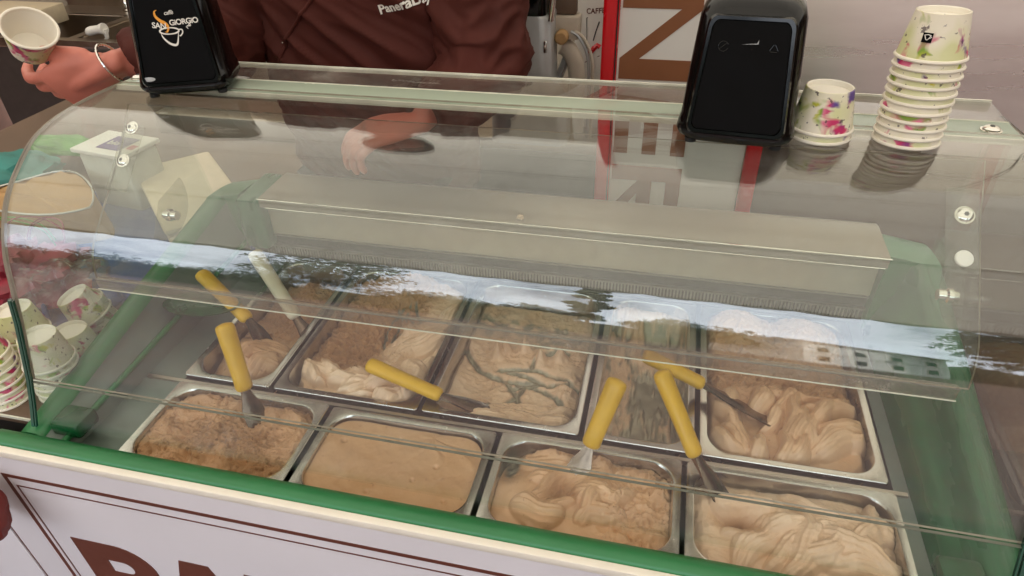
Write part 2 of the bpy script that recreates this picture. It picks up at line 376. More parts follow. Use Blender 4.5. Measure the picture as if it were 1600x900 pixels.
for k in range(NX):
    xa, xb = X0+(X1-X0)*k/NX, X0+(X1-X0)*(k+1)/NX
    mb = MB(); vs = []; fs = []; nu, nv = 8, 36
    for j in range(nv+1):
        y = YF+(YB-YF)*j/nv
        for i in range(nu+1):
            x = xa+(xb-xa)*i/nu; sag = -34*math.sin(math.pi*i/nu)*(1+.3*math.sin(y*.004+k))
            vs.append((x, y, aw_z(x, y)+sag-1300))
    for j in range(nv):
        for i in range(nu): a = j*(nu+1)+i; fs.append((a, a+1, a+nu+2, a+nu+1))
    mb.add(vs, fs); obj('cloth_panel', mb, 'cloth', aw)
    vb = MB(); vs = []; fs = []
    for i in range(25):
        x = xa+(xb-xa)*i/24; q = abs(math.sin(math.pi*i/8)); zz = aw_z(x, YF)-1300
        vs += [(x, YF-3, zz), (x, YF-12+6*math.sin(i), zz-60-30*q)]
    for i in range(24): fs.append((2*i, 2*i+1, 2*i+3, 2*i+2))
    vb.add(vs, fs); obj('valance', vb, 'cloth', aw)
for ya, yb in ((-500, -380), (420, 760), (1250, 1400)):      # sewn cross seams
    obj('seam', MB().loft([[(x, y_-9, aw_z(x, y_)-1300-40), (x, y_+9, aw_z(x, y_)-1300-40), (x, y_+9, aw_z(x, y_)-1300-37), (x, y_-9, aw_z(x, y_)-1300-37)] for x, y_ in [(X0+(X1-X0)*i/20, ya+(yb-ya)*i/20) for i in range(21)]], True, True), 'rib_cloth', aw)
for x in (X0+10, X1-10):      # brown cloth sheets added out of view to cut sky light from the sides
    vs = []; fs = []; nn = 60
    for i in range(nn+1):
        y = YF+60+(YB-YF-60)*i/nn; xo_ = 22*math.sin(i*1.3)
        vs += [(x+xo_, y, aw_z(x, y)-1300-30), (x+xo_*1.6, y, GZ-1300+40)]
    for i in range(nn): fs.append((2*i, 2*i+1, 2*i+3, 2*i+2))
    obj('light_block_curtain', MB().add(vs, fs), 'block_curtain', aw, sharp=80)
for x, y in ((X0, YF+30), (X1, YF+30), (X0, YB), (X1, YB)):
    obj('awning_post', MB().tube([(x, y, GZ-1300), (x, y, aw_z(x, y)-1315)], 28, 12), 'pole', aw)

# the square behind the customers: mirrored in the curved glass
vs = []; fs = []
for i in range(121):
    a = math.radians(-84+168*i/120); rr_ = 62000
    h = 10300+2200*noise.noise(Vector((i*.17, 0, 0)))+1500*noise.noise(Vector((i*.6, 3, 0)))
    for r_, z in ((rr_-5000, 0), (rr_-3500, h*.55), (rr_, h), (rr_+30000, h*1.05), (rr_+31000, 0)):
        vs.append((700+math.sin(a)*r_, -600-math.cos(a)*r_, GZ+z+(600*noise.noise(Vector((i*.9, z*.01, 1))) if z else 0)))
for i in range(120):
    for k in range(4): q = i*5+k; fs.append((q, q+1, q+6, q+5))
tag(obj('wooded_hill', MB().add(vs, fs), 'wood_hill'), kind='structure')
vb = thing('villa', 'white two storey villa with dark windows, mirrored in the curved glass', 'building', (13800, -40500, GZ), math.radians(-28))
obj('wall', MB().box(-5200, 5200, -9000, 0, 0, 9800), 'villa', vb)
obj('cornice', MB().box(-5500, 5500, -9300, 300, 9800, 10300), 'villa_trim', vb)
obj('string_course', MB().box(-5260, 5260, 0, 90, 5400, 5650), 'villa_trim', vb)
obj('roof', MB().add([(-5600, -9400, 10300), (5600, -9400, 10300), (5600, 400, 10300), (-5600, 400, 10300), (-2000, -4500, 11300), (2000, -4500, 11300)],
    [(3, 2, 5, 4), (2, 1, 5), (1, 0, 4, 5), (0, 3, 4)]), 'tile', vb)
for r, (z0, z1) in enumerate(((1400, 4000), (6300, 8300))):
    for k in range(4):
        x = -3900+k*2600
        f = obj('window', MB().box(x-440, x+440, -20, 60, z0-100, z1+100), 'villa_trim', vb)
        obj('pane', MB().box(x-350, x+350, 61, 75, z0, z1), 'shutter', f)
def tree(x, y, h, r, label):
    t = thing('tree', label, 'tree', (x, y, GZ), 0, 'trees across the square')
    obj('trunk', MB().tube([(0, 0, 0), (60, 40, h*.3), (-40, 0, h*.62), (0, 0, h*.8)], [r*.09, r*.07, r*.05, r*.02], 8), 'bark', t)
    mb = MB(); rg = np.random.default_rng(int(abs(x)+h))
    cl = []
    for _ in range(34):
        q = rg.normal(size=3); q *= rg.uniform(.2, 1)**.5/np.linalg.norm(q)*.78; cl.append((q[0]*r, q[1]*r, h*.60+q[2]*h*.36, r*rg.uniform(.28, .48)))
    vs = []; fs = []
    for cx, cy_, cz, cr_ in cl:
        for _ in range(120):
            p = rg.normal(size=3); p /= np.linalg.norm(p); p = np.array([cx, cy_, cz])+p*cr_*rg.uniform(.55, 1.05)
            a = rg.normal(size=3); a /= np.linalg.norm(a); b = np.cross(a, rg.normal(size=3)); b /= np.linalg.norm(b); q = rg.uniform(170, 380)
            k = len(vs); vs += [p-a*q, p+b*q*.6, p+a*q, p-b*q*.6]; fs.append((k, k+1, k+2, k+3))
    mb.add(vs, fs); obj('crown', mb, 'leaf', t, smooth=False)
for x, y, h, r, lb in [(-70000, -36000, 15500, 9500, 'far leftmost broad leafy tree across the square'), (-50000, -38000, 12500, 8500, 'broad dark leafy tree across the square, second from the far left'),
    (-36500, -38000, 11500, 7000, 'round leafy tree left of the tallest tree across the square'), (-27000, -40000, 13000, 5200, 'small dense tree beside the tallest tree across the square'),
    (-19000, -36000, 25500, 5600, 'tallest leafy tree across the square, crossing the sky strip in the glass'), (-12500, -40000, 13200, 4600, 'loose leafy tree right of the tallest tree across the square'),
    (-6000, -38000, 11800, 4200, 'leafy tree straight across the square, lower than its neighbours'), (-2400, -36000, 22500, 1500, 'slender cypress-like tree straight across the square'),
    (3000, -40000, 13600, 4200, 'bushy tree left of the white villa'), (8200, -46000, 14200, 4000, 'tree standing behind the left corner of the white villa'),
    (19800, -36500, 22500, 4300, 'tall dark tree close in front of the right end of the white villa'), (26500, -42000, 27000, 7500, 'large dark tree behind the right end of the white villa'), (32500, -39000, 28500, 8500, 'leafy tree right of the white villa'),
    (50000, -37000, 35000, 14000, 'broad leafy tree far right across the square'), (62000, -38000, 17000, 8000, 'rightmost broad leafy tree across the square')]:
    tree(x, y, h, r, lb)

# ------------------------------------------------------------------ display case
XL, XR = -114, 1162
case = thing('gelato_display_case', 'glass gelato counter with green frame, curved front glass and steel tub', 'display case', (0, 0, 0))
body = MB()
body.box(-140, 1190, -204, 560, GZ+60, -175); obj('cabinet', body, 'board', case)
# front rail, in section (y,z)
sec = [(-207, 24), (-204, 29), (-200, 31), (-188, 30.5), (-178, 24), (-169, 10), (-164, -12), (-168, -14), (-200, -14), (-207, -10)]
obj('front_rail', MB().prism(sec, -165, 1215, 'x'), 'green', case, sharp=50)
# side rails climb to the back
def zr(y): return 30+(y+150)*.212
for sx, xi, xo, xe in ((-1, -62, XL, -140), (1, 1106, XR, 1192)):
    rings = []
    for y in np.linspace(-176, 352, 20):
        z = zr(y)
        rings.append([(xe, y, -20), (xe, y, z-10), (xe-sx*6, y, z-2), (xo+sx*4, y, z), (xo-sx*6, y, z-1), (xo-sx*16, y, z-8), (xi+(xo-xi)*.55, y, z*.55-4),
                      (xi+(xo-xi)*.38, y, z*.42), (xi+(xo-xi)*.22, y, z*.30-6), (xi, y, -8), (xi, y, -30)])
    if sx < 0:
        obj('side_rail', MB().loft([r[:6]+[(r[5][0], r[5][1], -20)] for r in rings], True, True), 'green', case, sharp=60)
        obj('well_slope', MB().loft([[(xo+15, r[0][1], -20)]+[(r[5][0]-.5, r[5][1], r[5][2]-1)]+r[6:] for r in rings], True, True), 'tub', case, sharp=60)
        obj('slope_bead', MB().tube([(xi-9, y, zr(y)*.30+1) for y in np.linspace(-170, 350, 12)], 5, 8), 'green', case)
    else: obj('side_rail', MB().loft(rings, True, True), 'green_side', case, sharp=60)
    # the rounded green shoulder at the back of each rail
    rr = []
    for k in range(9):
        a = math.radians(90*k/8); yy = 352+118*math.sin(a); zz = zr(352)
        rr.append([(xe, yy, -20), (xe, yy, zz-6-30*(1-math.cos(a))), (xo, yy, zz-1-30*(1-math.cos(a))), (xi+(xo-xi)*.5, yy, zz+4-30*(1-math.cos(a))), (xi+(xo-xi)*.1, yy, zz+7-28*(1-math.cos(a))), (xi, yy, 40), (xi, yy, -20)])
    obj('rail_shoulder', MB().loft(rr, True, True), 'green', case, sharp=60)
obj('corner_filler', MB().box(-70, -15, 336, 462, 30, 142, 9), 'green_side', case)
obj('corner_foot', MB().box(-96, -48, -162, -120, 8, 34, 5), 'green_dark', case)
obj('corner_foot', MB().box(1096, 1144, -162, -120, 8, 34, 5), 'green_dark', case)
# well
tub = MB(); tub.box(-62, 1106, -164, 380, -172, -160); tub.box(-66, -60, -164, 380, -160, -9); tub.box(1104, 1110, -164, 380, -160, -9); tub.box(-60, 1104, 372, 378, -160, 0)
obj('tub', tub, 'tub', case)
obj('tub_deck', MB().box(-60, 6, -162, 372, -16, -9), 'tub', case)
obj('tub_deck', MB().box(1087, 1104, -162, 372, -16, -9), 'tub', case)
obj('support_bar', MB().box(-58, 1102, -9.0, -3.0, -14, -5), 'steel_brushed', case)
# back of the well: louvred outlet, bright wall, overhanging hood
obj('back_wall_panel', MB().box(-60, 1104, 362, 371, 56, 132), 'panel_light', case)
obj('air_outlet', MB().box(-60, 1104, 366, 371.5, 2, 55), 'dark', case)
for z in (56, 30, 4): obj('outlet_trim', MB().box(-60, 1104, 358, 366, z-2, z+1.2), 'grille', case)
lv = MB()
for k in range(190):
    x = -40+k*6.0; lv.box(x, x+2.6, 361, 366, 7, 27)
tag(obj('louvre', lv, 'grille', case), kind='stuff')
hs = [(338, 129), (338, 146), (341, 148.5), (440, 150), (456, 146), (462, 136), (462, 60), (456, 60), (456, 128), (350, 128)]
obj('hood', MB().prism(hs, -14, 1108, 'x'), 'hood', case, sharp=60)
obj('hood_lip', MB().tube([(-16, 337, 147), (1110, 337, 147)], 1.3, 6), 'chrome', case)
obj('hood_lip', MB().tube([(-2, 337, 129), (1104, 337, 129)], 1.2, 6), 'chrome', case)
# big curved glass
KG = [(216, 411), (180, 411.5), (150, 411.5), (100, 409.5), (60, 404), (30, 395), (5, 381), (-32, 354), (-59, 324), (-85, 276), (-100, 225), (-112, 180), (-137.8, 95.6)]
PG = crom(KG, 8)
def offset(P, t):
    P = np.array(P); T = np.gradient(P, axis=0); T /= np.linalg.norm(T, axis=1)[:, None]
    return [tuple(p) for p in P+np.stack([T[:, 1], -T[:, 0]], 1)*(-t)]
def sheet(P, t, x0, x1, nx=1):
    Q = offset(P, t); n = len(P); mb = MB()
    xs = [x0+(x1-x0)*i/nx for i in range(nx+1)]
    vs = [(x, y, z) for x in xs for y, z in P]+[(x, y, z) for x in xs for y, z in Q]; o = n*(nx+1); fs = []
    for i in range(nx):
        for k in range(n-1):
            a = i*n+k; fs.append((a, a+1, a+n+1, a+n)); fs.append((o+a, o+a+n, o+a+n+1, o+a+1))
    mb.add(vs, fs)
    e = MB()
    for x in (x0, x1):
        b = 0 if x == x0 else nx*n
        e.add([mb.v[b+k] for k in range(n)]+[mb.v[o+b+k] for k in range(n)], [(k, k+1, n+k+1, n+k) for k in range(n-1)])
    for k in (0, n-1):
        e.add([mb.v[k], mb.v[nx*n+k], mb.v[o+nx*n+k], mb.v[o+k]], [(0, 1, 2, 3)])
    return mb, e
mb, e = sheet(PG, 4, XL+3.5, XR-3.5); g = obj('curved_glass', mb, 'glass', case, sharp=80)
obj('glass_edge', e, 'edge_pale', g)
# bottom pane, leaning, standing on the front rail
mb, e = sheet([(-138.5, 94), (-150, 64), (-163, 30)], 5, XL+3.5, XR-3.5); g = obj('lower_front_pane', mb, 'side_glass2', case, sharp=80)
e = MB().box(XL+3.5, XR-3.5, -142.6, -139.2, 93.8, 94.6); obj('glass_edge', e, 'edge_grey', g)
# side panes with a polished green edge
side = [(y, z-2) for y, z in PG if y < 210][:]
poly = [(300, 403), (216, 408)]+side+[(-150, 62), (-164, 31), (-150, 33)]+[(y, zr(y)-3) for y in (0, 150, 345)]
for x0 in (XL-3, XR-3):
    n = len(poly); f = MB()
    f.add([(x, y, z) for x in (x0, x0+6) for y, z in poly], [tuple(range(n)), tuple(range(n, 2*n))[::-1]])
    g = obj('side_pane', f, 'side_glass', case, smooth=False)
    cut = [(y, z) for y, z in poly if True][:len(side)+4]
    obj('glass_edge', MB().loft([[(x0+.2, y, z), (x0+5.8, y, z), (x0+5.8, y, z+.0), (x0+.2, y, z)] for y, z in cut], closed=False), 'edge_pale' , g)
    lo = [(-112, 180), (-137, 98), (-150, 64), (-164, 31)]
    lo = [(-104, 215)]+lo
    obj('corner_seam', MB().loft([[(x0+(7 if x0 < 0 else -4.5), y-1.5, z), (x0+(9 if x0 < 0 else -2.5), y-2.5, z), (x0+(9 if x0 < 0 else -2.5), y-6, z), (x0+(7 if x0 < 0 else -4.5), y-6, z)] for y, z in lo], True, True), 'edge', g)
    obj('corner_seam', MB().loft([[(x0, y-1.5, z), (x0+5, y-1.5, z), (x0+5, y-6, z), (x0, y-6, z)] for y, z in lo], True, True), 'edge', g)
# strips along the back of the glass top
g = obj('frosted_strip', MB().box(XL, XR-4, 206, 262, 403.5, 408.5, 1.5), 'frost', case)
obj('strip_edge', MB().box(XL, XR-4, 203, 206, 402, 409.5), 'edge_white', g)
obj('strip_edge', MB().box(XL, XR-4, 262, 263.5, 403, 409), 'edge_white', g)
g = obj('back_ledge', MB().box(XL+40, XR+2, 264, 345, 401, 405, 1), 'ledge', case)
obj('ledge_edge', MB().box(XL+40, XR+2, 345, 347.5, 400, 407.5), 'edge_white', g)
def screw(name, c, r=9, T=None, parent=case):
    T = T or Matrix.Translation(Vector(c))
    s = obj(name, MB().lathe([(r*1.25, 0), (r*1.25, 1.2), (r, 1.5), (r, 3.2), (r*.8, 5), (r*.35, 5.9), (.01, 6)], n=20, cap0=True, T=T), 'chrome', parent)
    obj('socket', MB().lathe([(r*.32, 5.6), (r*.32, 6.3), (.01, 6.2)], n=6, T=T), 'dark', s)
screw('screw', (1128, 231, 408.5), 10); screw('screw', (-98, 240, 408.5), 10)
# inner hinged flap of bent acrylic
KF = [(176, 392), (150, 362), (130, 338), (85, 298), (45, 263), (16, 236), (2, 212), (-4, 186)]
PF = crom(KF, 6); FL, FR = -76, 1112
mb, e = sheet(PF, 4, FL, FR)
flap = obj('acrylic_flap', mb, 'acrylic', case, sharp=80); obj('flap_edge', e, 'edge_pale', flap)
obj('flap_bead', MB().box(FL+6, FR-12, -12, -2, 172, 192, 3), 'bead', flap)
obj('flap_bead_line', MB().tube([(FL+6, -12.3, 173.5), (FR-12, -12.3, 173.5)], .9, 6), 'edge_white', flap)
obj('flap_bead_line', MB().tube([(FL+6, -11.6, 191.4), (FR-12, -11.6, 191.4)], .6, 6), 'edge_grey', flap)
nrm = Vector((0, -.66, .75)).normalized()
def onflap(x, y, z, r, nm='bolt'):
    T = frame((x, y, z), (1, 0, 0), Vector((1, 0, 0)).cross(nrm)*-1)
    screw(nm, None, r, T, flap)
for x in (FL+18, FR-22):
    T = frame((x, 118, 330), (1, 0, 0), Vector((0, .75, .66)))
    obj('bracket', MB().box(-18, 18, -56, 50, 0, 4, 1.5, T=T), 'bracket_acrylic', flap)
onflap(FL+16, 150, 363, 8.5); onflap(FL+17, 110, 327, 8.5); onflap(FR-20, 128, 342, 9)
T = frame((FR-20, 88, 306), (1, 0, 0), Vector((0, .75, .66)))
obj('bolt_cap', MB().lathe([(10, 0), (10, 2.2), (9, 3), (.01, 3.1)], n=24, cap0=True, T=T), 'white', flap)
# pivots on the side panes with their quadrant plates
for x, sx in ((XL+4, 1), (XR-4, -1)):
    q = [(206+62*math.cos(a), 196-62*math.sin(a)) for a in np.linspace(-.4, 2.4, 16)]+[(200, 206)]
    obj('pivot_plate', MB().prism(q, x, x+sx*4, 'x'), 'bracket_acrylic', case)
    obj('pivot_knob', MB().tube([(x, 203, 178), (x+sx*8, 203, 178), (x+sx*8, 203, 178), (x+sx*14, 203, 178), (x+sx*16, 203, 178), (x+sx*26, 203, 178)], [7, 7, 11, 11, 8, 8], 16), 'chrome', case)

# ------------------------------------------------------------------ pans and gelato
def make_pan(W, D, depth=118, r=34, inset=11):
    n = 7; hx, hy = W/2, D/2
    R = lambda i, z, rr: [(x, y, z) for x, y in rrect(0, 0, hx-i, hy-i, rr, n)]
    mb = MB().loft([R(0, -5, 5), R(0, -1, 5), R(.8, 0, 5), R(inset-2.5, 0, r), R(inset-.6, -.7, r), R(inset+.6, -3, r), R(inset+4, -depth+8, r*.9), R(inset+12, -depth, r*.8)], False, True)
    return mb
PANS = []
def pan(x0, x1, y0, y1, label, tilt=0):
    t = tag(obj('steel_pan', make_pan(x1-x0, y1-y0), 'steel', loc=((x0+x1)/2, (y0+y1)/2, tilt), sharp=30), label, 'gelato pan', 'steel pans in the gelato well')
    return t
pan(5, 160, 3, 360, 'narrow steel pan at the left end of the back row')
pan(167, 411, 3, 360, 'wide steel pan in the back row holding white-handled spatula')
pan(418, 661, 3, 360, 'wide steel pan in the back row with grey scraped streaks, right of the white-handled spatula', 1)
pan(668, 826, 3, 360, 'narrow nearly empty steel pan between two wide back-row pans')
pan(833, 1080, 3, 360, 'wide steel pan at the right end of the back row, full of folded swirls')
pan(10, 275, -176, -12, 'steel pan at the left end of the front row')
pan(281, 543, -176, -12, 'front-row steel pan with smooth flat gelato and no spatula', -3)
pan(551, 810, -176, -12, 'third front-row steel pan from the left, pale yellow handle above it')
pan(816, 1085, -176, -12, 'steel pan at the right end of the front row')

def fbm(X, Y, sc_, seed, oct_=4, ridged=False):
    """value-noise fbm with numpy"""
    out = np.zeros_like(X); amp = 1; tot = 0
    for o_ in range(oct_):
        rg = np.random.default_rng(seed*17+o_); G = rg.random((64, 64))
        u = X/sc_*2**o_+100; v = Y/sc_*2**o_+100
        iu = np.floor(u).astype(int); iv = np.floor(v).astype(int); fu = u-iu; fv = v-iv
        fu = fu*fu*(3-2*fu); fv = fv*fv*(3-2*fv)
        g = lambda a, b: G[a % 64, b % 64]
        r = (g(iu, iv)*(1-fu)+g(iu+1, iv)*fu)*(1-fv)+(g(iu, iv+1)*(1-fu)+g(iu+1, iv+1)*fu)*fv
        r = r*2-1
        if ridged: r = 1-2*np.abs(r)
        out += r*amp; tot += amp; amp *= .5
    return out/tot
def sm(a, b, x): t = np.clip((x-a)/(b-a), 0, 1); return t*t*(3-2*t)
def gelato(x0, x1, y0, y1, fn, m, label, step=1.35, r=34, inset=11):
    W, D = x1-x0, y1-y0; hx, hy = W/2-inset-1.2, D/2-inset-1.2
    nu, nv = int(W/step), int(D/step)
    U, V = np.meshgrid(np.linspace(-1, 1, nu), np.linspace(-1, 1, nv))
    mx_ = np.maximum(np.abs(U), np.abs(V))+1e-9
    bu, bv = U/mx_*hx, V/mx_*hy
    # pull boundary into the rounded corner
    ex, ey = np.abs(bu)-(hx-r), np.abs(bv)-(hy-r)
    L = np.hypot(np.maximum(ex, 0), np.maximum(ey, 0)); k = np.where((ex > 0) & (ey > 0) & (L > r), r/np.maximum(L, 1e-6), 1)
    bx = np.sign(bu)*np.where((ex > 0) & (ey > 0), (hx-r)+ex*k, np.abs(bu)); by = np.sign(bv)*np.where((ex > 0) & (ey > 0), (hy-r)+ey*k, np.abs(bv))
    X, Y = bx*mx_, by*mx_
    edge = (1-mx_)*min(hx, hy)                    # distance-like from the wall
    H, scr, crumb = fn(X, Y, X/hx, Y/hy, edge)
    XX = X+np.where(edge < 0.5, 0, 0)
    P = np.stack([XX+(x0+x1)/2*0, Y, H], -1)
    # skirt so that it never shows a gap
    verts = P.reshape(-1, 3)
    idx = np.arange(nu*nv).reshape(nv, nu)
    F = np.stack([idx[:-1, :-1], idx[:-1, 1:], idx[1:, 1:], idx[1:, :-1]], -1).reshape(-1, 4)
    loop = np.concatenate([idx[0, :], idx[1:, -1], idx[-1, -2::-1], idx[-2:0:-1, 0]])
    sk = verts[loop].copy(); sk[:, 2] = np.minimum(sk[:, 2]-6, -60); sk[:, :2] *= .93
    nb = len(verts); k = np.arange(len(loop)); k2 = (k+1) % len(loop)
    F2 = np.stack([loop[k], nb+k, nb+k2, loop[k2]], -1)
    allv = np.concatenate([verts, sk])*S; F = np.concatenate([F, F2])
    me = bpy.data.meshes.new('gelato'); me.vertices.add(len(allv)); me.vertices.foreach_set('co', allv.ravel())
    me.loops.add(F.size); me.loops.foreach_set('vertex_index', F.ravel().astype(np.int32))
    me.polygons.add(len(F)); me.polygons.foreach_set('loop_start', np.arange(0, F.size, 4, dtype=np.int32)); me.polygons.foreach_set('loop_total', np.full(len(F), 4, np.int32))
    me.polygons.foreach_set('use_smooth', np.ones(len(F), bool)); me.update(calc_edges=True)
    ca = me.color_attributes.new('scrape', 'FLOAT_COLOR', 'POINT'); col = np.zeros((len(allv), 4), np.float32); col[:, 3] = 1
    col[:nb, 0] = np.clip(scr, 0, 1).ravel(); col[:nb, 1] = np.clip(crumb, 0, 1).ravel(); ca.data.foreach_set('color', col.ravel())
    me.materials.append(M[m])
    o = bpy.data.objects.new('gelato', me); C.objects.link(o); o.location = Vector(((x0+x1)/2, (y0+y1)/2, 0))*S
    return tag(o, label, 'gelato')
def folds(X, Y, cx, cy_, n, warp, seed, pw=.55):
    """soft overlapping folds fanning from a point"""
    wx = fbm(X, Y, 60, seed, 2)*warp; wy = fbm(X, Y, 60, seed+5, 2)*warp
    a = np.arctan2(Y+wy-cy_, X+wx-cx); r = np.hypot(X+wx-cx, Y+wy-cy_)
    ph = a*n+r*.035+fbm(X, Y, 80, seed+9, 2)*1.4
    s = (ph/(2*np.pi)) % 1.0
    return np.where(s < .78, (s/.78)**pw, ((1-s)/.22)**1.3)      # slow rise, sudden tuck
def dents(X, Y, seed, sc_=13):
    a = fbm(X, Y, sc_, seed, 4, True); return a
def streaks(X, Y, arcs, wdt=4.0):
    """curved paddle marks: list of (cx,cy,r,a0,a1)"""
    out = np.zeros_like(X)
    for cx, cy_, r_, a0, a1 in arcs:
        a = np.degrees(np.arctan2(Y-cy_, X-cx)) % 360; d_ = np.abs(np.hypot(X-cx, Y-cy_)-r_)
        inn = sm(a0-3, a0+8, a)*(1-sm(a1-8, a1+3, a))
        out = np.maximum(out, np.exp(-(d_/wdt)**2)*inn)
    return out
def dabs(X, Y, cs):
    # overlapping curled dollops laid one over the other, each combed with fine paddle lines
    out = np.zeros_like(X)
    for cx, cy_, th, La, Lb, h, cv in cs:
        c, s_ = math.cos(math.radians(th)), math.sin(math.radians(th)); a = (X-cx)*c+(Y-cy_)*s_; b = -(X-cx)*s_+(Y-cy_)*c
        b = b-cv*a*a/La+2.2*np.sin(a*.11+cx); q = 1-(a/La)**2-(b/Lb)**2
        d = 1.25*h*np.sqrt(np.maximum(q, 0))*(1+.30*b/Lb)+np.minimum(1, np.maximum(q, 0)*2.5)*(.85*np.sin(b*.85+a*.03)+.35*np.sin(b*1.9+1))+.14*h*a/La
        out = np.where((q > 0) & (d > out), d, out)
    return out
def scatter(n, x0, x1, y0, y1, ang, spread, La, Lb, h, seed, cv=.35):
    rg = np.random.default_rng(seed); L = []
    for i in range(n):
        x, y = rg.uniform(x0, x1), rg.uniform(y0, y1)
        L.append((x, y, (ang(x, y) if callable(ang) else ang)+rg.uniform(-spread, spread), La*rg.uniform(.7, 1.25), Lb*rg.uniform(.7, 1.2), h*rg.uniform(.75, 1.2), rg.uniform(-cv, cv)))
    return sorted(L, key=lambda t: -t[1])
def pits(X, Y, seed):
    wx = X+6*fbm(X, Y, 18, seed+3, 2); wy = Y+6*fbm(X, Y, 18, seed+4, 2)
    return np.minimum(0, fbm(wx, wy, 7, seed, 3, True)+.05)*17+dents(wx, wy*1.4, seed+1, 17)*9+2.2*np.abs(fbm(wx, wy, 4, seed+2, 2))
def gA(X, Y, u, v, e):       # narrow, left end: brown crumb at the back, soft dollop at the front
    dome = np.exp(-((X-5)**2/50**2+(Y+118)**2/45**2))
    h = -34+10*fbm(X, Y, 50, 1)+34*dome
    f = folds(X, Y, 20, -150, 5, 30, 2)
    cr = sm(-60, 0, Y+20*fbm(X, Y, 30, 3)); h += dabs(X, Y, scatter(9, -45, 55, -150, -70, 20, 50, 40, 18, 16, 7))*sm(-.1, -.3, v)+cr*(pits(X, Y, 4)-6)
    return h-10*sm(9, 0, e), np.zeros_like(X), cr*.9
def gB(X, Y, u, v, e):       # wide: scraped brown trough on the left, pale folds to the front and right
    n = fbm(X, Y, 60, 11)
    pale = sm(-.1, .5, u*.8-.25*v+n*.4)*.9+sm(-.55, -.8, v)
    pale = np.clip(pale, 0, 1)
    hollow = np.exp(-((X+30)**2/55**2+(Y+10)**2/120**2))
    backm = np.exp(-((X+5)**2/85**2+(Y-150)**2/48**2)); h = -24-30*hollow+8*n+34*backm
    f = folds(X, Y, -70, -190, 9, 34, 12); h += pale*(9*f-2)*sm(1.0, .2, v)+dabs(X, Y, scatter(9, 30, 100, -90, 60, 60, 30, 62, 22, 13, 18))*sm(-.05, .12, u)
    fr = np.exp(-((Y+130)/34)**2); h += dabs(X, Y, scatter(15, -95, 95, -165, -100, lambda x, y: 15+.3*x, 40, 44, 19, 24, 19))*sm(-.35, -.5, v)
    cr = np.clip(1-pale*1.2, 0, 1)*(1-fr); h += cr*pits(X, Y, 15)*1.3
    lump = np.exp(-((X-35)**2+(Y-20)**2)/14**2)*(12+6*dents(X, Y, 16, 8)); h += lump
    st = streaks(X, Y, [(70, 40, 88, 130, 215), (70, 40, 72, 140, 200), (40, 120, 60, 200, 290), (110, 130, 95, 190, 235)], 3.6)
    sc_ = st*.95+np.exp(-((X-10)**2/26**2+(Y-20)**2/16**2))*.75*sm(-.2, .4, fbm(X, Y, 12, 17)+.2); h -= sc_*7
    return h-8*sm(8, 0, e), sc_, cr
def gC(X, Y, u, v, e):       # wide: low, thin and combed with grey paddle marks
    n = fbm(X, Y, 55, 21)
    h = -46+9*n+22*sm(-.62, -.95, v)+14*sm(-.6, -1, u)
    st = streaks(X, Y, [(10, -130, 122, 40, 118), (0, -150, 105, 35, 96), (60, -170, 132, 66, 128), (-60, -40, 72, 285, 372), (-75, -120, 92, 12, 74), (-10, 70, 112, 205, 300), (60, 0, 44, 70, 190), (-30, -190, 170, 55, 92)], 6.0)*(1.25+.9*fbm(X, Y*.5, 22, 27))
    bare = sm(.1, .45, v+.25*n)*sm(1, .6, v)*(.55+.6*fbm(X, Y, 14, 22))
    spikes = np.zeros_like(X)
    for cx, cy_, r_ in ((-50, 20, 9), (-38, 32, 7), (60, 28, 9), (-5, 44, 8), (25, 20, 10)): spikes = np.maximum(spikes, np.exp(-((X-cx)**2+(Y-cy_)**2*.6)/r_**2))
    h += spikes*26*(1+.3*dents(X, Y, 23, 7)); cr = np.clip(.35+.5*fbm(X, Y, 40, 24), 0, 1)
    crest = np.exp(-((X-88)**2/22**2+(Y+60)**2/80**2)); h += crest*13
    h += cr*dents(X, Y, 25, 11)*6-st*8+dabs(X, Y, scatter(9, -80, 80, -165, -110, 10, 30, 46, 16, 12, 28))*sm(-.5, -.62, v)
    return h-6*sm(7, 0, e), np.clip(st*.9+bare, 0, 1)*(1-spikes), cr*.6
def gD(X, Y, u, v, e):       # narrow, nearly empty: smears on bare steel
    n = fbm(X, Y*.6, 44, 31, 3); n2 = fbm(X, Y*.22, 9, 32, 3)
    film = sm(-.25, .55, n*.8+n2*.5+.25*np.abs(u)-.05)
    h = -62+10*film+18*sm(.75, 1, np.abs(u))+8*fbm(X, Y, 90, 33)
    rim = sm(.72, .98, v); h += rim*40
    return h+dents(X, Y*.6, 34, 12)*2*film, np.clip(.95-film*.75-rim*.6+.25*fbm(X, Y*.25, 7, 36), 0, 1), film*.4
def gE(X, Y, u, v, e):       # full: rough domes at the back, ribboned folds at the front
    n = fbm(X, Y, 60, 41)
    d1 = np.exp(-((X+60)**2/52**2+(Y-120)**2/62**2)); d2 = np.exp(-((X-42)**2/50**2+(Y-118)**2/58**2))
    back = sm(-.30, .02, v+.22*n)
    dome = 1-(np.clip(e, 0, 60)/60-1)**2
    h = -18+42*np.maximum(d1, d2*.85)+10*dome+7*n
    trough = np.exp(-((Y-20)**2/36**2)); h -= 12*trough
    front = (1-back); h += front*(dabs(X, Y, scatter(26, -105, 105, -165, 5, lambda x, y: 75-.55*x, 28, 50, 17, 25, 45))+6*fbm(X, Y, 40, 47)-6); h += back*pits(X, Y, 48)*1.25*(1-.6*np.maximum(d1, d2))
    return h-12*sm(10, 0, e), np.zeros_like(X), back*(1-.35*np.maximum(d1, d2))*.8
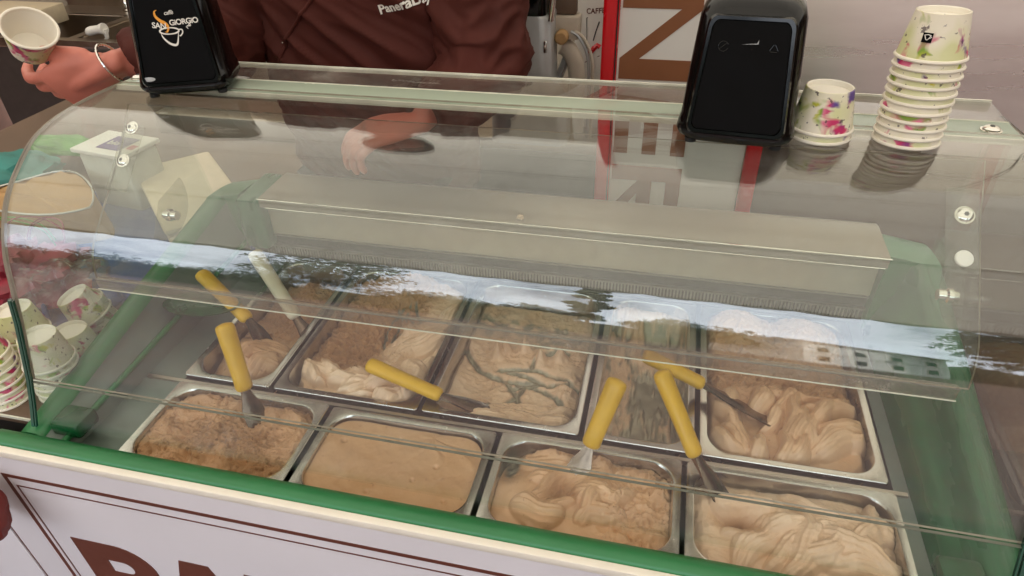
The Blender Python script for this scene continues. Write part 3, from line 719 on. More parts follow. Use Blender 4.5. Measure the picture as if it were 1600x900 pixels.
def gF1(X, Y, u, v, e):
    n = fbm(X, Y, 60, 51); left = sm(.15, -.25, u+.2*n)
    h = -17+7*n+5*left; cr = np.clip(.35+sm(-.2, .4, fbm(X, Y, 45, 52)), 0, 1)
    ridge = np.exp(-((e-9)/6)**2)*sm(-.2, .4, v)*(.5+fbm(X, Y, 20, 53)); h += ridge*9
    cut = np.exp(-((X-20)**2/60**2+(Y-20)**2/26**2)); h -= cut*14
    return h+cr*pits(X, Y, 54)*1.1, np.zeros_like(X), cr
def gF2(X, Y, u, v, e):
    n = fbm(X, Y, 90, 61, 3); h = -9+3.5*n+1.8*fbm(X, Y, 26, 62)
    corner = np.exp(-((X-80)**2/50**2+(Y-40)**2/26**2)); h += corner*(4*folds(X, Y, 40, 60, 7, 20, 63)-2)
    for px, py in ((-90, 30), (-20, -52), (35, -20), (88, -44), (-60, -60), (60, 10), (-10, 50)): h -= 4*np.exp(-((X-px)**2+(Y-py)**2)/3.0**2)
    return h, np.zeros_like(X), corner*.25
def gF3(X, Y, u, v, e):
    n = fbm(X, Y, 60, 71); dome = np.exp(-((X+50)**2/75**2+(Y+5)**2/52**2))
    gash = np.exp(-((X+34-.5*Y)**2/20**2+(Y-4)**2/30**2)); f = folds(X, Y, -20, 60, 7, 30, 72)
    h = -22+18*dome+7*n+dabs(X, Y, scatter(10, -95, 30, -40, 50, 35, 45, 46, 20, 13, 76))-26*gash
    rl = sm(.1, .4, u)*(1-gash); h += rl*(-3+dents(X, Y, 73, 20)*6+pits(X, Y, 75)*.5)
    ridge = np.exp(-((e-10)/6)**2)*sm(.1, .6, v); h += ridge*6*(1+dents(X, Y, 74, 10))
    bare = np.exp(-((X+105)**2/16**2+(Y-45)**2/30**2)); h -= bare*22
    return h, bare*.9, np.clip(gash*.8+ridge*.5+.12, 0, 1)
def gF4(X, Y, u, v, e):
    n = fbm(X, Y, 60, 81); dome = np.exp(-((X-15)**2/105**2+(Y-10)**2/55**2))
    f = folds(X, Y, -60, 70, 13, 34, 82)
    h = -22+14*dome+9*n+dabs(X, Y, scatter(15, -70, 95, -45, 45, 20, 55, 52, 20, 17, 86))+2.5*dents(X, Y, 83, 18)
    gash = np.exp(-((X+62)**2/34**2+(Y+10+.2*X)**2/15**2)); h -= gash*18
    return h-6*sm(8, 0, e), np.zeros_like(X), np.clip(gash*.6+.1, 0, 1)
gelato(5, 160, 3, 360, gA, 'gel_brown', 'coffee brown gelato with a pale dollop in the narrow leftmost pan')
gelato(167, 411, 3, 360, gB, 'gel_light', 'beige gelato with a scraped brown hollow under the white-handled spatula')
gelato(418, 661, 3, 360, gC, 'gel_light', 'thin pale gelato combed with grey paddle streaks in the middle of the back row')
gelato(668, 826, 3, 360, gD, 'gel_light', 'last smears of gelato in the nearly empty narrow pan')
gelato(833, 1080, 3, 360, gE, 'gel_tan', 'tan gelato in ribboned folds, right end of the back row')
gelato(10, 275, -176, -12, gF1, 'gel_brown', 'rough orange brown gelato in the leftmost front-row pan')
gelato(281, 543, -179, -15, gF2, 'gel_smooth', 'smooth flat caramel gelato with no spatula in it')
gelato(551, 810, -176, -12, gF3, 'gel_tan', 'light brown gelato with a deep dark gash in the third front-row pan')
gelato(816, 1085, -176, -12, gF4, 'gel_light', 'creamy beige gelato in the front-row pan nearest the right end')

# ------------------------------------------------------------------ spatulas
def spatula(top, bot, tip, hm, label, rw=14.5, twist=0.3, bl=16):
    top, bot, tip = Vector(top), Vector(bot), Vector(tip)
    t = thing('spatula', label, 'spatula', tuple(tip), 0, 'gelato spatulas' if hm == 'yellow' else None)
    ax = (top-bot).normalized(); L = (top-bot).length
    a = ax.cross(Vector((0, 0, 1))).normalized(); a = (Matrix.Rotation(twist, 3, ax) @ a); b = ax.cross(a)
    mb = MB(); rings = []
    for s_, k in ((0, .55), (.02, .8), (.06, .93), (.2, .9), (.5, .94), (.8, 1.0), (.9, 1.02), (.95, .98), (.975, .85), (.99, .6), (1.0, .25)):
        c = bot+ax*L*s_-tip
        rings.append([tuple(c+(a*math.cos(q)*1.0+b*math.sin(q)*.78)*rw*k) for q in [2*math.pi*i/18 for i in range(18)]])
    obj('handle', mb.loft(rings, True, True), hm, t, sharp=60)
    ax2 = (bot-tip); L2 = ax2.length; ax2.normalize(); a2 = (a-ax2*a.dot(ax2)).normalized(); b2 = ax2.cross(a2)
    rings = []
    for s_, w_, th in ((1.06, .38, 3.4), (.95, .42, 3.0), (.75, .62, 1.7), (.5, .95, 1.2), (.2, 1.05, 1.0), (-.25, 1.0, .9), (-.55, .9, .8), (-.62, .6, .6)):
        c = ax2*L2*s_; W = bl*w_; cup_ = -1.6*(1-abs(s_-.2))
        pr = [(-W, .6), (-W*.5, cup_*.6), (0, cup_), (W*.5, cup_*.6), (W, .6)]
        rings.append([tuple(c+a2*p+b2*(q+th)) for p, q in pr]+[tuple(c+a2*p+b2*(q-th)) for p, q in pr[::-1]])
    obj('blade', MB().loft(rings, True, True), 'blade', t, sharp=60)
    return t
spatula((118, 2, 125), (150, -36, 28), (168, -52, -20), 'yellow', 'yellow-handled spatula standing upright in the leftmost front-row pan')
spatula((320, 43, 44), (444, 29, 12), (513, 50, -28), 'yellow', 'yellow-handled spatula lying across the rim between two back-row pans')
spatula((711, 13, 112), (682, -36, 24), (665, -66, -14), 'yellow', 'pale yellow handle leaning left, standing in the third front-row pan')
spatula((765, 36, 118), (825, -25, 26), (868, -60, -14), 'yellow', 'yellow handle leaning right, its blade in the front-row pan nearest the right end')
spatula((740, 130, 62), (835, 122, 24), (900, 104, 4), 'yellow', 'yellow-handled spatula lying across the narrow pan into the folded swirls')
spatula((-40, 161, 92), (62, 122, 30), (86, 118, -16), 'yellow', 'half hidden yellow handle in the narrow leftmost back-row pan')
spatula((39, 215, 112), (129, 162, 14), (171, 146, -40), 'white_handle', 'spatula with an ivory white handle in the wide back-row pan', bl=18)

# ------------------------------------------------------------------ paper cups
def cup_meshes():
    n = 40; H, rb, rt = 50, 27, 36
    wall = MB().lathe([(rb-1, 0), (rb, .6), (rt, H-1)], n=n)          # printed outside
    inn = MB().lathe([(rb-1, 0), (rb-2, 1), (rb-2, 7), (.01, 7)], n=n)   # recessed base seen from below
    inn.lathe([(.01, 8), (rb-2, 8), (rt-1.2, H-1)], n=n)
    rm = MB().lathe([(rt-1.5+2.2*math.cos(a)+1, H-1.5+2.2*math.sin(a)) for a in np.linspace(0, 2*math.pi, 9)], n=n)
    return wall, inn, rm
CW, CI, CRM = cup_meshes()
def first_cup():
    t = thing('paper_cup', 'x', 'paper cup')
    obj('cup_wall', CW, 'cup', t); obj('cup_lining', CI, 'paper', t); obj('rim', CRM, 'rim', t)
    return t
proto = first_cup(); used = [False]
def cup(loc, label, group=None, flip=True, rz=0, tilt=(0, 0), sc_=1.0):
    o = proto if not used[0] else copy_tree(proto); used[0] = True
    if 'group' in o: del o['group']
    tag(o, label, 'paper cup', group)
    R_ = Matrix.Rotation(tilt[0], 4, 'X') @ Matrix.Rotation(tilt[1], 4, 'Y') @ Matrix.Rotation(rz, 4, 'Z') @ (Matrix.Rotation(math.pi, 4, 'X') if flip else Matrix.Identity(4))
    if flip: R_ = R_ @ Matrix.Translation((0, 0, -50*S*sc_))
    o.matrix_basis = Matrix.Translation(Vector(loc)*S) @ R_ @ Matrix.Scale(sc_, 4)
    return o
def stack(x, y, z, n, lean, label, where, pitch=12.6, sc_=1.0, jitter=.8, grp=None, toplean=None):
    out = []
    for k in range(n):
        lb = '%s cup of the %s' % ({0: 'bottom'}.get(k, 'top' if k == n-1 else ORD[k]), where) if k < n else ''
        if 0 < k < n-1: lb = 'paper cup, number %s from the bottom of the %s' % (ORD[k], where)
        elif k == 0: lb = 'bottom paper cup of the %s' % where
        else: lb = 'uppermost floral paper cup of the %s' % where
        tl = lean if (k < n-1 or toplean is None) else toplean
        out.append(cup((x+lean[0]*k*pitch+random.uniform(-jitter, jitter), y+lean[1]*k*pitch+random.uniform(-jitter, jitter), z+k*pitch*sc_), lb, grp or 'paper cups of the '+where,
            rz=random.uniform(0, 6.28), tilt=(-tl[1], tl[0]), sc_=sc_))
    return out
ORD = ['one', 'two', 'three', 'four', 'five', 'six', 'seven', 'eight', 'nine', 'ten', 'eleven', 'twelve']; ORD0 = ['first', 'second', 'third', 'fourth', 'fifth', 'sixth', 'seventh', 'eighth', 'ninth', 'tenth', 'eleventh', 'twelfth']
def mark(cupobj, rot, size=10, z=24):
    r = 27+9*z/50+.4
    T = Matrix.Rotation(rot, 4, 'Z') @ frame((r, 0, z), (0, -1, 0), (-.17, 0, -1))
    p = MB().box(-size/2, size/2, -size/2, size/2, 0, .5, T=T); o_ = obj('printed_mark', p, 'black_matt', cupobj)
    arc = [(-3+6*i/8, 2.2-4.5*math.sin(math.pi*i/8), .6) for i in range(9)]
    q = MB().tube([tuple(T @ Vector(a)) for a in arc], .45, 5).tube([tuple(T @ Vector(a)) for a in [(-3.4, 2.4, .6), (0, 3.2, .6), (3.4, 2.4, .6)]], .4, 5).tube([tuple(T @ Vector(a)) for a in [(3, 1.5, .6), (4.2, .8, .6), (2.4, -.6, .6)]], .35, 5)
    obj('print', q, 'white', o_)
def skirt_text(cupobj, body='CUP 80 ML  ::  4 OZ  ::'):
    pass
ZT = 411.8
st = stack(1018, 176, ZT, 11, (-.015, .05), '', 'tall stack on the glass top', 9.7, jitter=.6)
mark(st[-1], math.radians(98))
stack(919, 176, ZT, 2, (0, 0), '', 'short pair beside the right dispenser', 10)

# left: the serving table with more stacks
tb = thing('side_table', 'black side table left of the glass counter, loaded with cups and bags', 'table', (-500, 300, 0))
obj('table_top', MB().box(-700, 358, -435, 900, -18, 0, 3), 'wood', tb)
obj('front_panel', MB().box(-700, 356, -433, -420, -700, -19), 'dark', tb)
obj('table_edge', MB().box(-700, 358, -437.5, -435.2, -5, 0), 'edge_white', tb)
for x, y in ((-690, -410), (330, -410), (-690, 880), (330, 880)): obj('leg', MB().box(x, x+25, y-25, y, GZ, -19), 'dark', tb)
stack(-165, -67, 0, 6, (0.02, 0), '', 'stack nearest the case corner', grp=None)
for_b = stack(-215, 74, 0, 4, (0.05, -.02), '', 'left stack with tipping top cup', toplean=(-.28, -.18))
mark(for_b[-1], math.radians(110), 10)
stack(-252, -18, 0, 6, (-.03, 0), '', 'stack behind the left glass corner')
stack(-190, 4, 0, 2, (0, 0), '', 'low pair among the left stacks')
stack(-242, -100, 0, 8, (0, 0), '', 'tall stack at the left picture edge')

# ------------------------------------------------------------------ napkin dispensers
def dispenser(loc, rz, label, W=134, Wt=112, D=112, Dt=78, H=158, logo=False):
    t = thing('napkin_dispenser', label, 'napkin dispenser', loc, rz)
    rings = []
    for s_, ins in ((.0, 15), (.012, 8), (.035, 2.5), (.07, 0), (.14, 0), (.17, 1.2), (.5, 0), (.86, 0), (.93, 3), (.97, 8), (.992, 15), (1.0, 26)):
        w_, d_ = W+(Wt-W)*s_, D+(Dt-D)*s_; yc = 22*s_
        bulge = 1.2*math.exp(-((s_-.06)/.05)**2)
        rings.append([(x, y+yc, H*s_+4) for x, y in rrect(0, 0, w_/2-ins+bulge, d_/2-ins*.7+bulge, 27, 8)])
    b = obj('body', MB().loft(rings, True, True), 'black', t, sharp=50)
    for sx in (-1, 1):
        for sy in (-1, 1): obj('foot', MB().lathe([(7, 0), (7, 5)], (sx*W*.36, sy*D*.34, 0), 12, True, True), 'rubber', t)
    # face plane
    y0 = -D/2; y1 = -Dt/2+22; n_ = Vector((0, -H, (y1-y0)*1.0)).normalized()
    T = frame((0, y0+(y1-y0)*.5-1.5, H*.5+4), (1, 0, 0), Vector((0, (y1-y0), H)))
    hh = H*.39; w0, w1 = W*.40, Wt*.40
    def trap(hx0, hx1, z0, z1, r, k=8):
        pts = rrect(0, 0, 1, 1, .16, k); return [((hx0+(hx1-hx0)*(q+1)/2)*p, z0+(z1-z0)*(q+1)/2+ (4*(1-p*p) if q > .8 else (-3.5*(1-p*p) if q < -.8 else 0))) for p, q in pts]
    A = trap(w0, w1, -hh-4, hh, 0); B_ = trap(w0-3.5, w1-3.5, -hh-.5, hh-3.5, 0); A2 = trap(w0+2.0, w1+2.0, -hh-6, hh+2, 0)
    fr = MB().loft([[tuple(T @ Vector((x, z, -1))) for x, z in A2], [tuple(T @ Vector((x, z, 3.2))) for x, z in A], [tuple(T @ Vector((x, z, 3.2))) for x, z in B_], [tuple(T @ Vector((x, z, .8))) for x, z in [(a*.985, b_*.99) for a, b_ in B_]]])
    obj('face_frame', fr, 'black', t, sharp=30)
    obj('face_plate', MB().loft([[tuple(T @ Vector((x*.99, z*.995, -1))) for x, z in B_], [tuple(T @ Vector((x*.975, z*.985, 1.3))) for x, z in B_]], False, True), 'black_matt', t, sharp=50)
    return t, T, hh, w0, w1
d2, T2, hh, w0, w1 = dispenser((819, 171, 409), math.radians(-5), 'black napkin dispenser with a plain dark face beside the paper cups', W=137, Wt=114)
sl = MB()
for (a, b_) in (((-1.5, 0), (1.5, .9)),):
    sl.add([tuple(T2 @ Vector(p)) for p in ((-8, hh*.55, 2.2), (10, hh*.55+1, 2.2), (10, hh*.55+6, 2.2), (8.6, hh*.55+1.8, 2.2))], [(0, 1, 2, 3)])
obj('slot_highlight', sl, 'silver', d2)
for sx in (-1, 1):     # moulded recycling triangle and round emblem
    rg = MB()
    cx, cz = sx*w1*.60, hh*.50
    if sx > 0:
        P3 = [(cx+6*math.cos(math.radians(q)), cz+6*math.sin(math.radians(q))) for q in (90, 210, 330)]
        for i in range(3):
            a, b_ = P3[i], P3[(i+1) % 3]; a2 = (a[0]*.85+b_[0]*.15, a[1]*.85+b_[1]*.15); b2 = (a[0]*.15+b_[0]*.85, a[1]*.15+b_[1]*.85)
            rg.tube([tuple(T2 @ Vector((p[0], p[1], 1.6))) for p in (a2, b2)], .45, 6)
    else:
        rg.tube([tuple(T2 @ Vector((cx+5.5*math.cos(q), cz+5.5*math.sin(q), 1.6))) for q in np.linspace(.4, 5.9, 14)], .4, 6)
        rg.tube([tuple(T2 @ Vector((cx+p, cz+q, 1.6))) for p, q in ((-4, -3), (4, 4))], .45, 6)
    obj('moulded_mark', rg, 'black', d2)
d1, T1, hh, w0, w1 = dispenser((18, 218, 409), math.radians(22), 'black napkin dispenser printed with a white coffee cup logo', W=136, Wt=104, D=104, H=176)
def on1(x, z, y=2.0): return tuple(T1 @ Vector((x, z, y)))
zc = hh*-.02
def thick(name, pts, r, m):
    rs = r if hasattr(r, '__len__') else [r]*len(pts)
    L, R_ = [], []
    P = [Vector((p[0], p[1], 0)) for p in pts]
    for i, p in enumerate(P):
        t_ = (P[min(i+1, len(P)-1)]-P[max(i-1, 0)]).normalized(); n_ = Vector((-t_.y, t_.x, 0))
        L.append(on1(p.x+n_.x*rs[i], p.y+n_.y*rs[i])); R_.append(on1(p.x-n_.x*rs[i], p.y-n_.y*rs[i]))
    n_ = len(P); mb = MB().add(L+R_, [(i, i+1, n_+i+1, n_+i) for i in range(n_-1)])
    obj(name, mb, m, d1, smooth=False)
LX, LZ = 0, 6
cupx = [(LX-13+26*(1+math.cos(q))/2, LZ-6+4.2*math.sin(q)) for q in np.linspace(0, 2*math.pi, 33)]
thick('logo_cup_rim', cupx, [.75+.35*abs(math.cos(q)) for q in np.linspace(0, 2*math.pi, 33)], 'white')
bowl = crom([(LX-12, LZ-9), (LX-10, LZ-15), (LX-4, LZ-22), (LX+2, LZ-25), (LX+6, LZ-24.5), (LX+8.5, LZ-20), (LX+12, LZ-8)], 5)
thick('logo_cup_bowl', bowl, [.3+1.3*math.sin(math.pi*i/(len(bowl)-1)) for i in range(len(bowl))], 'white')
thick('logo_cup_handle', crom([(LX+12.5, LZ-5), (LX+17, LZ-5), (LX+17.5, LZ-9), (LX+14, LZ-13), (LX+12, LZ-13)], 5), .8, 'white')
sw = crom([(LX-10.5, LZ+22), (LX-14, LZ+20), (LX-14, LZ+14), (LX-9, LZ+8), (LX-3, LZ+4), (LX-.5, LZ-1), (LX-3, LZ-7), (LX-6, LZ-7)], 5)
thick('logo_swoosh', sw, [.3+1.9*math.sin(math.pi*i/(len(sw)-1))**1.2 for i in range(len(sw))], 'orange_ink')
for body_, x, z, sz, rot, sh in (('caffè', LX-2, LZ+15, 7.6, 4, .25), ('SAN', LX-22, LZ-.5, 10.5, -8, 0), ('GiORGiO', LX+2.5, LZ+1, 10.2, 3, 0), ('1947', LX+25, LZ-5, 4.6, 38, 0)):
    mb = text_mb(body_, sz, bold=.25 if body_ != 'caffè' else .05, depth=.05, spacing=.92, shear=sh)
    xf(mb, Matrix.Translation((x, z, 2.0)) @ Matrix.Rotation(math.radians(rot), 4, 'Z')); xf(mb, T1)
    obj('logo_lettering', mb, 'white', d1, smooth=False)
fl = MB().lathe([(9, 0), (9, .3), (.01, .4)], n=16, T=T1 @ Matrix.Translation((-w0+10, -hh+5, 2.0)) @ Matrix.Diagonal((1, .35, 1, 1)))
obj('sticker_scrap', fl, 'silver', d1)

# ------------------------------------------------------------------ front board with lettering
def strokes(ch, w_, h, t):
    """returns list of convex-ish polygons in a w x h cell"""
    if ch == 'P' or ch == 'R':
        r = h*(.29 if h > 200 else .31); cy_ = h-r; x1 = w_-r; P = [[(0, 0), (t, 0), (t, h), (0, h)]]
        P.append([(t, h), (t, h-t*.9), (x1, h-t*.9), (x1, h)]); P.append([(t, h-2*r+t*.9), (t, h-2*r), (x1, h-2*r), (x1, h-2*r+t*.9)])
        A = np.linspace(math.pi/2, -math.pi/2, 17); ri = r-t*.9
        for a, b_ in zip(A[:-1], A[1:]):
            P.append([(x1+r*math.cos(a), cy_+r*math.sin(a)), (x1+r*math.cos(b_), cy_+r*math.sin(b_)), (x1+max(0, ri)*math.cos(b_)*1.0, cy_+ri*math.sin(b_)), (x1+max(0, ri)*math.cos(a), cy_+ri*math.sin(a))])
        if ch == 'R': P.append([(t, h-2*r), (t*1.9, h-2*r), (w_, 0), (w_-t*1.25, 0)])
        return P
    if ch == 'A':
        return [[(0, 0), (t, 0), (w_/2+t*.05, h*.86), (w_/2-t*.5, h)], [(w_, 0), (w_-t, 0), (w_/2-t*.05, h*.86), (w_/2+t*.5, h)], [(w_/2-t*.5, h), (w_/2+t*.5, h), (w_/2+t*.05, h*.86), (w_/2-t*.05, h*.86)],
                [(w_*.22, h*.2), (w_*.78, h*.2), (w_*.70, h*.2+t*.7), (w_*.30, h*.2+t*.7)]]
    if ch == 'N':
        return [[(0, 0), (t, 0), (t, h), (0, h)], [(w_-t, 0), (w_, 0), (w_, h), (w_-t, h)], [(t, h), (t*.2, h), (w_-t, 0), (w_-t*.2, 0)]]
    if ch == 'E':
        return [[(0, 0), (t, 0), (t, h), (0, h)]]+[[(t, z), (w_, z), (w_, z+t*.85), (t, z+t*.85)] for z in (0, h/2-t*.42, h-t*.85)]
    if ch == 'D':
        P = [[(0, 0), (t, 0), (t, h), (0, h)]]; A = np.linspace(math.pi/2, -math.pi/2, 17)
        for a, b_ in zip(A[:-1], A[1:]):
            P.append([(t+(w_-t)*math.cos(a), h/2+h/2*math.sin(a)), (t+(w_-t)*math.cos(b_), h/2+h/2*math.sin(b_)), (t+(w_-2*t)*math.cos(b_), h/2+(h/2-t)*math.sin(b_)), (t+(w_-2*t)*math.cos(a), h/2+(h/2-t)*math.sin(a))])
        return P
    if ch == 'Y':
        return [[(w_/2-t/2, 0), (w_/2+t/2, 0), (w_/2+t/2, h*.45), (w_/2-t/2, h*.45)], [(0, h), (t*1.1, h), (w_/2+t/2, h*.45), (w_/2-t/2, h*.4)], [(w_, h), (w_-t*1.1, h), (w_/2-t/2, h*.45), (w_/2+t/2, h*.4)]]
sb = thing('front_sign_board', 'pale lilac sign board with brown double border and large brown capitals on the counter front', 'sign', (500, -216, -300))
BT = 26
obj('board_panel', MB().box(-722, 850, 0, 9, -480, 300+BT-.5, .8), 'board', sb)
obj('board_trim', MB().box(-722, 850, -.8, 9.5, 300+BT-13, 300+BT, .8), 'board_edge', sb)
obj('panel_joint', MB().box(-722-.5, -720.5, -.6, 0, -480, 200), 'brown_ink', sb)
obj('side_board', MB().box(-1100, -726, -1, 9, -480, 300+BT-14, .8), 'board', sb)
def bline(x0, x1, z0, z1): obj('border_line', MB().box(x0-500, x1-500, -.7, .3, z0+300, z1+300), 'brown_ink', sb)
bline(-158, 1190, -34, -27); bline(-158, -151, -700, -34.2); bline(1183, 1190, -700, -34.2)
bline(-143, 1175, -53, -50.5); bline(-143, -140.5, -700, -53.2)
cx = -104
for ch, w_ in (('P', 138), ('A', 178), ('N', 160), ('E', 130), ('R', 150), ('A', 178), ('D', 150), ('A', 170)):
    if ch == 'A' : cx -= 22
    mb = MB()
    for k_, P in enumerate(strokes(ch, w_, 210, 50)): mb.prism([(cx-500+a, 300-377+b_) for a, b_ in P], -.9-.02*k_, .2, 'y')
    obj('letter', mb, 'brown_ink', sb, smooth=False); cx += w_+(14 if ch != 'A' else -4)

# ------------------------------------------------------------------ banner with rotated letters and red posts
bn = thing('vertical_banner', 'white vertical banner with brown sideways capitals between red posts behind the counter', 'banner', (760, 800, FZ))
HB = 1250
obj('banner_panel', MB().box(-143, 150, -2, 3, 420, 1900), 'banner', bn)
for x in (-178, 152): obj('red_post', MB().box(x, x+34, -14, 12, 0, 2000, 7), 'red', bn)
obj('slot', MB().box(-160, -153, -16, -13.5, 1002, 1026, 1), 'dark', bn)
obj('post_groove', MB().box(-148.6, -146, -15, -13, 0, 2000), 'dark', bn)
zt = None
for ch, z_top, z_bot in (('P', 892, 757), ('A', 745, 585), ('N', 452, 262), ('E', 250, 90), ('R', 60, -100)):
    z_top2 = z_top; w_ = z_top-z_bot; h = 160; mb = MB()
    if ch in 'PA': z_top2 += 0
    for k_, P in enumerate(strokes(ch, w_, h, 44 if ch == 'N' else 37)):
        # rotated clockwise: letter x runs down, letter y runs to the right
        mb.prism([(-139+b_, -FZ+z_top2-a) for a, b_ in P], -3.4-.02*k_, -1.8, 'y')
    obj('letter', mb, 'banner_brown', bn, smooth=False)
obj('banner_foot', MB().box(-190, 200, -60, 60, 0, 30, 5), 'pole', bn)

# ------------------------------------------------------------------ things behind
gr = thing('coffee_grinder', 'silver coffee machine with black hopper behind the server', 'coffee grinder', (425, 930, 60))
rings = [[(x, y, z) for x, y in rrect(cx_, 0, hx, 60, 26, 6)] for z, cx_, hx in ((0, -24, 96), (90, -24, 92), (104, -22, 74), (125, -21, 60), (160, -20, 53), (300, -20, 50), (306, -20, 44))]
obj('body', MB().loft(rings, True, True), 'silver', gr, sharp=60)
obj('hopper', MB().loft([[(x, y, z) for x, y in rrect(-26, -4, hx, 54, 20, 5)] for z, hx in ((262, 40), (266, 45), (430, 50), (436, 44))], True, True), 'black', gr)
obj('chrome_collar', MB().tube([(30, -46, 296), (36, -50, 350), (30, -48, 440)], 8, 12), 'chrome', gr)
obj('drip_cup', MB().lathe([(30, 0), (34, 4), (30, 8), (10, 9), (.01, 9)], (-22, -72, 108), 24, True), 'edge', gr)
obj('power_switch', MB().box(18, 25, -66, -60, 228, 256, 2), 'chrome', gr)
obj('tray', MB().box(-124, 66, -100, -30, 88, 106, 6), 'silver', gr)
wt = thing('rear_worktop', 'grey worktop behind the server under the coffee machine', 'worktop', (330, 1030, FZ))
obj('top', MB().box(-560, 290, -130, 210, 800, 830, 3), 'sink_steel', wt); obj('carcass', MB().box(-550, 280, -110, 200, 0, 799), 'dark', wt)
jb = thing('socket_box', 'cream plastic socket box with plugs on the rear wall', 'socket box', (472, 975, 306))
obj('box', MB().box(-40, 38, -25, 25, -10, 42, 4), 'pvc', jb); obj('plug', MB().lathe([(16, 0), (16, 20), (12, 24), (.01, 24)], n=16, T=frame((0, -26, 0), (1, 0, 0), (0, 0, 1))), 'kraft', jb); obj('plug', MB().box(-40, -20, -44, -26, -24, 6, 2), 'pvc', jb)
obj('cover_panel', MB().box(-44, 28, -8, 22, 44, 96, 2), 'wood', jb)
tag(obj('drain_pipe', MB().tube([(506, 975, -400), (506, 975, 205), (500, 975, 240), (484, 975, 268), (468, 975, 276)], 21, 16), 'pvc'), 'thick cream waste pipe bent under the socket box', 'pipe')
tag(obj('duct_rail', MB().tube([(424, 965, 96), (478, 985, 246)], 10, 4), 'silver'), 'slanting grey metal rail beside the waste pipe', 'rail')
for k, dx in enumerate((0, 9)):
    tag(obj('power_cable', MB().tube(crom([(492+dx, 950, 316), (512+dx, 948, 304), (534+dx, 945, 262), (540+dx, 942, 190), (540+dx, 942, 60)], 5), 4, 8), 'pvc' if k else 'silver'), ('grey' if not k else 'cream')+' power cable curving down beside the white cylinder', 'cable')
cyl = thing('white_bin', 'tall white cylinder printed with a framed red bird drawing behind the red post', 'bin', (556, 1075, FZ))
obj('body', MB().lathe([(70, 0), (72, 20), (72, 1700), (66, 1712), (.01, 1715)], n=48, cap0=True), 'banner', cyl)
def oncyl(a, z, r=72.5): return (r*math.sin(a-.5), -r*math.cos(a-.5), z)
def ctube(pts, r, m, nm='drawing_line'): obj(nm, MB().tube([oncyl(a, z) for a, z in pts], r, 5), m, cyl)
z0 = 812
ctube([(-.02, z0+185), (.5, z0+205)], 1.0, 'brown_ink'); ctube([(-.02, z0+300-10), (.9, z0+318)], .9, 'dark'); ctube([(-.02, z0+290), (.04, z0+200)], .9, 'dark'); ctube([(.06, z0+196), (.9, z0+198)], .9, 'dark')
ctube([(.10, z0+216), (.2, z0+212), (.3, z0+222), (.42, z0+230), (.5, z0+226)], 6.5, 'red', 'bird_body'); ctube([(.26, z0+240), (.34, z0+262), (.44, z0+285)], 1.6, 'dark')
mb = text_mb('CAFFETTERIA', 17, bold=.3, depth=.1)
mb.v = [oncyl(-.04+x/72.5, z0+300+y+x*.12, 72.6+z) for x, y, z in mb.v]; obj('lettering', mb, 'brown_ink', cyl, smooth=False)
tag(obj('green_cap', MB().lathe([(16, 0), (16, 18), (12, 22), (.01, 22)], (548, 985, 158), 16, True), 'green_dark'), 'small dark green cap at the foot of the left red post', 'jar')  # a loose green cap, not a jar
tag(obj('waste_ledge', MB().box(905, 1300, 852, 900, 128, 140, 3).box(905, 1290, 880, 900, 96, 127, 3), 'ledge'), 'translucent plastic ledge along the foot of the steel wall', 'ledge')

# sink
sk = thing('double_sink', 'stainless steel double sink against the rear wall at the left', 'sink', (-1750, 1700, 0))
T0 = (0, 0, 0)
def basin(x0, x1, y0, y1, dep):
    R = lambda i, z, rr: [(x, y, z) for x, y in rrect((x0+x1)/2, (y0+y1)/2, (x1-x0)/2-i, (y1-y0)/2-i, rr, 6)]
    return MB().loft([R(0, 1, 55), R(5, -3, 52), R(14, -dep+20, 46), R(40, -dep, 30)], False, True)
obj('basin', basin(-420, 0, 40, 420, 190), 'sink_steel', sk); obj('basin', basin(40, 420, 40, 420, 190), 'sink_steel', sk)
dk = MB()
dk.box(-460, 460, 0, 42, -3, 4); dk.box(-460, 460, 418, 560, -3, 4); dk.box(-460, -419, 42, 418, -3, 4); dk.box(-1, 41, 42, 418, -3, 4); dk.box(419, 460, 42, 418, -3, 4)
obj('rim_deck', dk, 'sink_steel', sk); obj('front_lip', MB().box(-460, 460, -4, 0, -34, 6, 1.5), 'chrome', sk)
obj('front_apron', MB().box(-460, 460, 2, 20, FZ, -4), 'apron', sk); obj('backsplash', MB().box(-460, 460, 560, 572, -3, 260), 'sink_steel', sk)
fc = obj('faucet', MB().lathe([(26, 0), (26, 12), (17, 16), (17, 50), (13, 56), (13, 90), (20, 96), (20, 118), (.01, 124)], (-40, 470, 4), 20, True), 'chrome', sk)
obj('spout', MB().tube(crom([(-40, 470, 110), (-40, 470, 260), (-40, 430, 330), (-40, 330, 320), (-40, 300, 240)], 5), 10, 12), 'chrome', fc)
sp = MB().tube(crom([(0, 0, 0), (30, 0, 12), (70, 0, 18), (95, 0, 22)], 4), [8, 13, 17, 18, 18, 17, 17, 17, 18, 20, 22, 23, 22], 14).tube([(95, 0, 20), (93, 0, -14), (80, 0, -22)], [11, 8, 4], 8)
tag(obj('spray_head', sp, 'white', loc=(-1660, 1752, 22)), 'white plastic spray head resting on the divider of the sink', 'spray head')
tag(obj('crate', MB().box(-2300, -1970, 1750, 2000, 5, 80, 4), 'beige'), 'yellowish box standing left of the sink', 'box')

